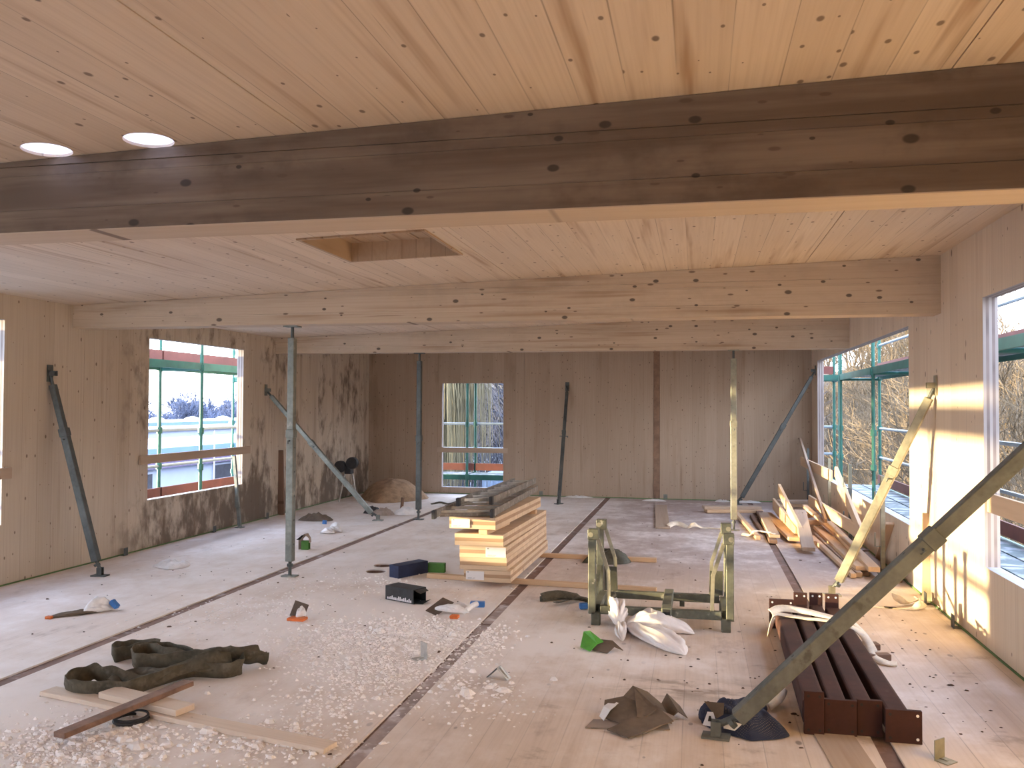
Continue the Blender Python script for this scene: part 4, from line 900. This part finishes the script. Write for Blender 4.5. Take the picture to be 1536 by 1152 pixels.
for i, (x, y, L) in enumerate(((-2.15, 16.0, .5), (-.75, 15.75, .4), (.45, 15.95, .25), (.9, 15.9, .4))):
    sl = ['long white film scrap along the foot of the end wall by the dark brace', 'white film scrap lying by the brown cover strip', 'small white film scrap behind the sunlit prop', 'white film scrap beside the foot of the corner brace'][i]
    crumple('film_scrap', sl, 'film scrap', [(x-L/2, y-.06), (x, y-.1), (x+L/2, y-.05), (x+L/2, y+.05), (x, y+.04), (x-L/2, y+.05)], .035, M_wrap, 20+i, 12, .9, 6, 24, None, 'white film scraps')
# ------------------------------------------------------------------ foreground laths
lg = 'loose pieces by the olive straps'
a_, b_ = fl(88, 1120), fl(283, 1046)
plank('lath', 'rough brown lath lying across the paler wood', (a_.x, a_.y, .055), (b_.x, b_.y, .085), .085, .028, plain('brown_lath', (0.21, .125, .09), .85, 0, .3, 9), -.05, None, 'lath')
a_, b_ = fl(72, 1040), fl(496, 1126)
plank('lath', 'long pale lath with a sawn end below the olive straps', (a_.x, a_.y, .014), (b_.x, b_.y, .014), .11, .026, M_plank_pale, 0, None, 'lath')
a_, b_ = fl(162, 1050), fl(278, 1078)
plank('wood_block', 'short thick pale plank under the brown lath', (a_.x, a_.y, .046), (b_.x, b_.y, .046), .13, .034, M_plank_pale, 0, None, 'block')
mb = MB(); mb.ring((-2.97, 4.14, .012), .085, .02, 26, .009); mb.ring((-2.97, 4.14, .028), .085, .02, 26, .007); tag(finish('tape_ring', mb, M_rubber, None, True), 'black ring lying under the brown lath', 'ring')
# dark bag on the rear batten, tools at the far mouldy corner
crumple('dark_cloth', 'dark folded cloth lying on the rear batten beyond the stillage', 'cloth', [(-1.22, 9.35), (-.95, 9.30), (-.72, 9.42), (-.74, 9.75), (-.95, 9.85), (-1.18, 9.7)], .14, M_rackdark, 61, 5, .5)
st = thing('measuring_stand', 'small light stand with two black discs in the mouldy far corner', 'stand', (-5.98, 14.2, 0))
for dx, dy in ((-.10, 0), (.10, .05), (.0, .3)):
    mb = MB(); mb.tube([(-5.98+dx*1.6, 14.2+dy*1.4, 0), (-5.98+dx*.4, 14.25+dy*.3, .62)], .014, 8); finish('leg', mb, M_alu, st)
mb = MB(); mb.tube([(-6.06, 14.22, .28), (-5.88, 14.25, .30)], .011, 8); finish('brace_bar', mb, M_alu, st)
for dx in (-.115, .105):
    mb = MB(); mb.tube([(-5.98+dx, 14.10, .66+dx*.3), (-5.98+dx, 14.20, .66+dx*.3)], .105, 20); finish('disc', mb, M_rubber, st, bevel=.01)
mb = MB(); mb.box(-6.02, -5.90, 14.14, 14.28, .50, .62); finish('head', mb, M_rubber, st, bevel=.01)
tag(crumple('sawdust_heap', None, None, [(-6.05, 14.9), (-5.4, 14.2), (-4.9, 14.7), (-4.85, 15.3), (-5.5, 15.8), (-6.15, 15.7)], .36, M_heap, 71, 2.0, .25, 12, 48), 'brown sawdust heap in the mouldy far corner', 'sawdust', None, 'stuff')
rnd = random.Random(7)
for i, (x, y, L, m, lab) in enumerate(((-5.0, 12.9, .25, M_rubber, 'black rag beside the brace foot in the mouldy far corner'), (-4.78, 12.75, .35, M_grey, 'grey paper scrap in the litter by the brace foot'), (-4.45, 12.9, .4, M_wrap, 'whitish film scrap in the litter by the brace foot'), (-5.5, 11.9, .5, M_card, 'flat brown paper beside the mouldy wall'))):
    crumple('litter_scrap', lab, 'scrap', [(x-L/2, y-.1), (x, y-.16), (x+L/2, y-.08), (x+L/2.4, y+.12), (x, y+.16), (x-L/2, y+.1)], .12, m, 80+i, 10, .9, 6, 24, None, 'litter in the far corner')
plank('lath', 'upright wood stub in the litter by the brace foot', (-4.55, 12.95, .02), (-4.53, 12.97, .25), .04, .04, M_plank_dark, 0, None, 'lath')
plank('lath', 'narrow brown lath standing against the mouldy wall behind the thick prop', (XL+.05, 12.35, .0), (XL+.018, 12.35, 1.0), .03, .11, M_plank_dark, 0, None, 'lath')
# ------------------------------------------------------------------ loose dust, flakes and chips (uncountable)
def scatter(name, label, mat, blobs, n, smin, smax, seed, flat=.5):
    rnd = random.Random(seed); mb = MB(); k = 0
    tot = sum(b[4] for b in blobs)
    for (cx, cy, rx, ry, wgt) in blobs:
        for _ in range(int(n*wgt/tot)):
            g = rnd.gauss(0, .45), rnd.gauss(0, .45)
            x, y = cx+g[0]*rx, cy+g[1]*ry
            if x < XL+.05 or x > XR-.05 or y > YB-.05: continue
            inz = any(a-.01 < x < b_+.01 for a, b_ in gx); 
            if (x-H1[0])**2+(y-H1[1])**2 < .0125 or (x-H2[0])**2+(y-H2[1])**2 < .0125: continue
            z = -.011 if inz else 0.001
            s = rnd.uniform(smin, smax)*(1 if rnd.random() < .9 else 1.8); t = rnd.uniform(0, pi); ca, sa = cos(t)*s, sin(t)*s*rnd.uniform(.3, .9)
            ca2, sa2 = -sin(t)*s*rnd.uniform(.35, .8), cos(t)*s*rnd.uniform(.35, .8)
            h = s*flat*rnd.uniform(.4, 1.2)
            q = [rnd.uniform(.6, 1.1) for _k in range(6)]; ks = [(cos(t+_k*1.047)*s*q[_k], sin(t+_k*1.047)*s*q[_k]*rnd.uniform(.6, 1)) for _k in range(6)]
            mb.add([(x+a, y+b_, z) for a, b_ in ks]+[(x+a*.55, y+b_*.55, z+h*rnd.uniform(.6, 1)) for a, b_ in ks], [(_k, (_k+1) % 6, 6+(_k+1) % 6, 6+_k) for _k in range(6)]+[(6, 7, 8, 9, 10, 11)])
    return tag(finish(name, mb, mat), label, 'debris', None, 'stuff')
scatter('sawdust_flakes', 'white sawdust flakes strewn over the middle of the floor', M_dustlump, [(-2.35, 5.85, .75, .75, 5), (-1.95, 5.3, .6, .5, 2), (-3.0, 3.75, .7, .6, 3), (-2.0, 4.7, .5, .6, 1.0), (-2.0, 6.3, .5, .4, 2), (-1.55, 5.95, .30, .6, 1.6), (-3.6, 6.6, .7, .9, .8), (-1.3, 4.9, .5, .6, .5), (-2.9, 7.9, 1.0, .8, .7), (-2.0, 4.05, .5, .35, 1.0)], 7500, .004, .016, 1, .7)
scatter('sawdust_clods', 'larger clods of damp white sawdust in the foreground', M_dustlump, [(-2.95, 3.75, .5, .35, 3), (-2.2, 6.15, .35, .25, 1.4), (-2.3, 4.0, .4, .3, 1), (-1.3, 5.05, .25, .2, .4)], 330, .014, .034, 2, .6)
scatter('wood_chips', 'small dark chips and crumbs scattered on the floor', M_chip, [(-3, 6, 2.5, 3, 2), (.3, 6, 1.2, 3, 2), (1.4, 6, .5, 2.5, 1.2), (-1, 10, 2.5, 4, 1.6), (-5, 8, 1.2, 3, 1), (-.2, 5.6, .6, .4, .12)], 360, .004, .014, 3, .5)

# ------------------------------------------------------------------ outdoors: ground and hill
def bank(x, y):
    if y < 48: return 0
    return (y-48)*.05 + max(0, min(1, (y-62)/22))*10.0*max(0, min(1, (x+36)/6))
def terrain(name, x0, x1, y0, y1, nx, ny, fn, mat, label):
    mb = MB(); vs = []
    for j in range(ny+1):
        for i in range(nx+1):
            x, y = x0+(x1-x0)*i/nx, y0+(y1-y0)*j/ny; vs.append((x, y, fn(x, y)))
    mb.add(vs, [(j*(nx+1)+i, j*(nx+1)+i+1, (j+1)*(nx+1)+i+1, (j+1)*(nx+1)+i) for j in range(ny) for i in range(nx)])
    return tag(finish(name, mb, mat, None, True), label, None, None, 'structure')
def hill(x, y):
    def ss(a, b, v): t = max(0, min(1, (v-a)/(b-a))); return t*t*(3-2*t)
    h = -4.2 + 5.6*ss(5, 17, x) + 3.5*ss(15, 45, x) + .5*mnoise.noise(Vector((x*.2, y*.2, 0)))
    return h + 4.5*ss(35, 80, y)*ss(4.5, 10, x)
terrain('ground', -160, 4.5, -30, 230, 50, 70, lambda x, y: -4.2 + (.12*mnoise.noise(Vector((x*.15, y*.15, 3))) if abs(x) > 8 or y > 18 else 0), M_ground, 'snow-patched ground far below the building')
terrain('wooded_bank', -36, 4.5, 47, 110, 20, 30, lambda x, y: -4.25+bank(x, y), M_bank, 'grey wooded bank rising behind the willow')
terrain('hillside', 4.5, 60, -30, 160, 40, 70, hill, M_hill, 'steep leaf-covered hillside beside the building')
# ------------------------------------------------------------------ scaffolds
def scaffold(label, inner, outer, frames, axis, skip_top_toe=(), loc=(0,0,0)):
    """axis 1: runs along y with inner/outer x; axis 0: runs along x with inner/outer y"""
    root = thing('scaffold', label, 'scaffold', loc)
    def p(v, u, z): return (v, u, z) if axis == 1 else (u, v, z)
    for u in frames:
        for v in (inner, outer):
            mb = MB(); mb.tube([p(v, u, -4.2), p(v, u, 5.2)], .026, 8); finish('standard', mb, M_sc_green, root)
            mb = MB()
            for z in (.30, .82, 1.33, 2.22, 2.8, 3.3): mb.tube([p(v, u, z-.045), p(v, u, z+.045)], .042, 8)
            finish('coupler', mb, M_sc_green, root)['kind'] = 'stuff'
        for z in (.25, 2.20):
            mb = MB(); mb.tube([p(inner, u, z), p(outer, u, z)], .024, 8); finish('transom', mb, M_sc_green, root)
    for u0, u1 in zip(frames, frames[1:]):
        for z in (.82, 1.33, 2.8, 3.3):
            mb = MB(); mb.tube([p(outer, u0, z), p(outer, u1, z)], .023, 8); finish('guard_rail', mb, M_sc_zinc, root)
        for z in (.28, 2.24):
            for v, s in ((inner, 1), (outer, -1)):
                mb = MB(); mb.bar(p(v, u0, z), p(v, u1, z), .035, .10); finish('deck_edge', mb, M_sc_green, root)
            w = (outer-inner)
            for k in range(2):
                v0 = inner + w*(.06+.46*k); v1 = inner + w*(.48+.46*k); mb = MB()
                a, b_ = sorted((v0, v1))
                mb.box(a, b_, u0+.03, u1-.03, z+.0, z+.055) if axis == 1 else mb.box(u0+.03, u1-.03, a, b_, z+.0, z+.055)
                finish('deck_board', mb, M_sc_deck, root)
            if z > 2 and (u0 in skip_top_toe): continue
            q = outer-(.03 if outer > inner else -.03); mb = MB(); mb.bar(p(q, u0+.02, z+.165), p(q, u1-.02, z+.165), .028, .145); finish('toe_board', mb, M_sc_red, root)
    return root
scaffold('green tube scaffold with snowy deck outside the window of the mouldy wall', -6.86, -7.52, [.72, 3.29, 5.86, 8.43, 11.02, 14.09, 17.16], 1, (), (-7.2, 11, -4.2))
scaffold('green and grey tube scaffold outside the openings of the sunny wall', 2.52, 3.17, [3.4, 6.0, 8.2, 10.75, 13.4, 16.3], 1, (), (2.8, 10, -4.2))
scaffold('green tube scaffold outside the tall window of the end wall', 16.62, 17.27, [-9.6, -7.04, -4.47, -1.9, .62, 2.55], 0, (), (-2, 17, -4.2))
# ------------------------------------------------------------------ trees
def grow(mbT, mbB, rng, p, d, L, r, depth, spread, droop, mdepth):
    segs = 3 if depth > 1 else 2; pts = [Vector(p)]; dd = Vector(d).normalized()
    for i in range(segs):
        dd = (dd + Vector((rng.gauss(0, .12), rng.gauss(0, .12), rng.gauss(.03, .09)-droop*(mdepth-depth)*.05))).normalized(); pts.append(pts[-1]+dd*(L/segs))
    r1 = r*.62
    (mbT if depth >= mdepth-1 else mbB).tube(pts, [r+(r1-r)*i/segs for i in range(segs+1)], 6 if depth >= mdepth-1 else 3, False)
    if depth == 0: return
    for k in range(rng.choice((2, 3, 3, 4)) if depth > 1 else 3):
        f = rng.uniform(.35, 1.0); q = pts[0].lerp(pts[-1], f) if k else pts[-1]
        a = rng.uniform(0, 2*pi); ax = dd.cross(Vector((cos(a), sin(a), .3))).normalized()
        nd = (Matrix.Rotation(rng.uniform(.4, 1)*spread, 3, ax) @ dd); grow(mbT, mbB, rng, q, nd, L*rng.uniform(.62, .85), max(r1*.8, RMIN), depth-1, spread, droop, mdepth)
def proto(seed, L, r, depth, spread, droop=0, rmin=.010):
    global RMIN
    RMIN = rmin
    rng = random.Random(seed); T, B = MB(), MB(); grow(T, B, rng, (0,0,0), (0,0,1), L, r, depth, spread, droop, depth); return T, B
def mk(mb, name, mat):
    me = bpy.data.meshes.new(name); me.from_pydata([tuple(v) for v in mb.v], [], mb.f); me.materials.append(mat); return me
PR = []
for sd_, L, r, dp, sp in ((1, 2.3, .11, 6, .75), (2, 2.0, .09, 6, .85), (3, 2.6, .12, 6, .65)):
    T, B = proto(sd_, L, r, dp, sp); T2, B2 = proto(sd_, L, r*1.6, dp, sp, 0, .055); PR.append((mk(T, 'trunk', M_bark), mk(B, 'branches', M_twig), mk(B2, 'branches_far', M_twig_b), mk(T2, 'trunk_far', M_twig_b), mk(B2, 'branches_haze', M_twig_haze), mk(T2, 'trunk_haze', M_twig_haze)))
def tree(i, x, y, z, s, rot, label, group, far=False, lean=0):
    root = thing('bare_tree', label, 'tree', (x, y, z), group); root.scale = (s, s, s); root.rotation_euler = (lean, lean*.5, rot)
    for nm, me in (('trunk', PR[i][(0, 3, 5)[int(far)]]), ('branches', PR[i][(1, 2, 4)[int(far)]])):
        o = bpy.data.objects.new(nm, me); COL.objects.link(o); o.parent = root
rng = random.Random(11)
hl = 'bare tan tree on the hillside beyond the scaffold of the sunny wall'
for k in range(52):
    y = 9+k*1.7+rng.uniform(-.8, .8); x = 6.5+rng.uniform(0, 7)+max(0, y-30)*.06
    tree(k % 3, x, y, hill(x, y)-.1, rng.uniform(.75, 1.15), rng.uniform(0, 6.28), hl, 'bare trees on the hillside', lean=rng.uniform(-.15, .15))
for k in range(16):
    x = rng.uniform(-12.5, 1.5); y = rng.uniform(46, 62)
    tree(k % 3, x, y, -4.2+bank(x, y), rng.uniform(1.0, 1.5), rng.uniform(0, 6.28), 'grey bare tree beyond the willow, through the tall window', 'grey trees behind the willow', True)
for k in range(60):
    a = k/60; x = -62-rng.uniform(0, 30); y = 88+a*80+rng.uniform(-2, 2)
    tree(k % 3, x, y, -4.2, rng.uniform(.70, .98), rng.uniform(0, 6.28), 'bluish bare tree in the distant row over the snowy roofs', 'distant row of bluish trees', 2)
# thicket (uncountable twigs)
def thicket(name, label, n, fn, mat, seed, h0=1.5, h1=3.5, r=.012):
    rng = random.Random(seed); mb = MB()
    for _ in range(n):
        x, y, z = fn(rng); a = rng.uniform(0, 6.28); ln = rng.uniform(h0, h1); b_ = rng.uniform(.15, .8); pts = []
        for i in range(4):
            f = i/3; pts.append((x+cos(a)*b_*ln*f*f+rng.uniform(-.08, .08), y+sin(a)*b_*ln*f*f+rng.uniform(-.08, .08), z+ln*f*(1-.25*b_*f)))
        mb.tube(pts, [r, r*.8, r*.55, r*.3], 3, False)
    return tag(finish(name, mb, mat), label, 'undergrowth', None, 'stuff')
def hs(rng):
    x = 5.2+13*rng.random()**1.2; y = rng.uniform(4, 75); return x, y, hill(x, y)-.1
thicket('undergrowth', 'tangled tan undergrowth covering the hillside', 9000, hs, M_twig, 5, 1.2, 3.2, .014)
def ws(rng): return rng.uniform(-16, 3), rng.uniform(44, 66), -4.0
thicket('far_undergrowth', 'grey brush behind the willow', 4200, ws, M_twig_b, 6, 3, 8.5, .03)
def bs(rng):
    a = rng.random(); return -64-rng.uniform(0, 26), 90+a*80, -4.2
thicket('distant_brush', 'bluish brush between the distant trees', 3200, bs, M_twig_haze, 8, 4.6, 6.2, .06)
# willow
wx, wy = -11.2, 34.0
wr = thing('weeping_willow', 'weeping willow with hanging yellow shoots seen through the tall window', 'tree', (wx, wy, -4.2))
mb = MB(); mb.tube([(wx, wy, -4.2), (wx+.1, wy, -1.5), (wx+.3, wy+.1, 1.5), (wx+.5, wy, 3.4)], [.45, .38, .3, .2], 10)
rng = random.Random(3); limbs = []
for k in range(16):
    a = k*2*pi/16+rng.uniform(-.2, .2); L = rng.uniform(1.4, 2.9); p = Vector((wx+.3, wy, rng.uniform(1.2, 2.8))); e = p+Vector((cos(a)*L, sin(a)*L, rng.uniform(1.0, 2.6)))
    mb.tube([p, p.lerp(e, .5)+Vector((0,0,.4)), e], [.14, .09, .05], 6, False); limbs.append((p, e))
finish('trunk', mb, M_bark, wr)
mb = MB()
for k in range(2600):
    p, e = rng.choice(limbs); f = rng.uniform(.25, 1.1); q = p.lerp(e, f)+Vector((rng.gauss(0, .3), rng.gauss(0, .3), .2)); L = rng.uniform(2.0, 5.6); ox, oy = rng.gauss(0, .22), rng.gauss(0, .22)
    mb.tube([q, q+Vector((ox, oy, .1-L*.15)), q+Vector((ox*1.4, oy*1.4, -L*.55)), q+Vector((ox*1.5, oy*1.5, -L))], [.016, .014, .012, .006], 3, False)
finish('hanging_shoots', mb, M_willow, wr)['kind'] = 'stuff'
# container behind the end wall
ct = thing('storage_container', 'pale blue steel container on the ground below the tall window', 'container', (-9.3, 40, -4.0))
mb = MB(); mb.box(-10.0, -5.5, 40, 42.3, -4.2, -1.75); finish('body', mb, M_cont, ct)
for k in range(15):
    mb = MB(); mb.box(-9.9+k*.3, -9.78+k*.3, 39.95, 40, -4.0, -1.9); finish('corrugation', mb, M_cont, ct)
mb = MB(); mb.box(-10.08, -5.4, 39.9, 42.4, -1.75, -1.58); finish('roof', mb, plain('container_roof', (.16, .27, .52), .6), ct)
rng = random.Random(9)
for k in range(6):
    x, y = -14+k*1.9, 52+rng.uniform(-2, 3)
    crumple('snow_pile', 'white snow-covered material pile beyond the willow', 'pile', [(x-1.6, y-1), (x, y-1.3), (x+1.6, y-1), (x+1.7, y+1), (x, y+1.3), (x-1.6, y+1)], 3.4, M_snow, 100+k, .5, .5, 8, 30, None, 'snow-covered piles').location.z = -4.2
# ------------------------------------------------------------------ snowy flat-roofed buildings outside the mouldy wall
def flat_building(label, x0, x1, y0, y1, ztop, wins, band=M_bwall, fascia=True, domes=()):
    root = thing('flat_roofed_building', label, 'building', ((x0+x1)/2, (y0+y1)/2, -4.2))
    mb = MB(); mb.box(x0, x1, y0, y1, -4.2, ztop-.05); finish('wall', mb, band, root)
    if fascia:
        mb = MB(); mb.box(x1-.02, x1+.22, y0-.2, y1+.2, ztop-.30, ztop-.06); finish('fascia', mb, M_fascia, root)
    mb = MB(); mb.box(x0-.2, x1+.2, y0-.2, y1+.2, ztop-.06, ztop+.06); finish('roof_snow', mb, M_snow, root)
    mb = MB(); mb.box(x1-1.5, x1-1.2, y0, y1, ztop+.06, ztop+.34); finish('roof_kerb', mb, M_bblue, root)
    for (a, b_, z0, z1) in wins:
        mb = MB(); mb.box(x1-.05, x1+.06, a, b_, z0, z1); f = finish('window', mb, M_bwall, root)
        mb = MB(); mb.box(x1+.06, x1+.075, a+.08, b_-.08, z0+.08, z1-.08); finish('pane', mb, M_bglass, f)
    for (x, y) in domes:
        mb = MB(); n = 14
        for k in range(4): pass
        vs = [(x, y, ztop+.75)]
        for r_, z in ((.45, .66), (.8, .42), (.95, .1)):
            vs += [(x+r_*cos(2*pi*j/n), y+r_*sin(2*pi*j/n), ztop+z) for j in range(n)]
        fs = [(0, 1+j, 1+(j+1) % n) for j in range(n)] + [(1+k*n+j, 1+(k+1)*n+j, 1+(k+1)*n+(j+1) % n, 1+k*n+(j+1) % n) for k in range(2) for j in range(n)]
        mb.add(vs, fs); finish('roof_dome', mb, M_domes, root, True)
flat_building('white flat-roofed building with dark windows, nearest beyond the scaffold', -32, -20, 20, 60, -.42, [(27.6, 28.9, -1.75, -.82), (33.0, 34.6, -1.5, -.78), (34.7, 36.4, -1.5, -.78), (36.5, 38.4, -1.5, -.78), (22, 24, -1.7, -.8)])
flat_building('second flat-roofed building with a row of snowy roof domes', -58, -40, 40, 105, -.05, [(50, 54, -2.5, -1), (58, 62, -2.5, -1)], M_bwall, True, [(-43+.2*k, 48+k*4.6) for k in range(11)])
for k in range(5):
    y = 30+k*4.4
    mb = MB(); mb.tube([(-14.5, y*.62, -4.2), (-14.5, y*.62, .9)], .02, 6); tag(finish('thin_pole', mb, M_sc_zinc), 'thin grey fence pole before the white flat-roofed building', 'pole', 'thin poles outside the window')
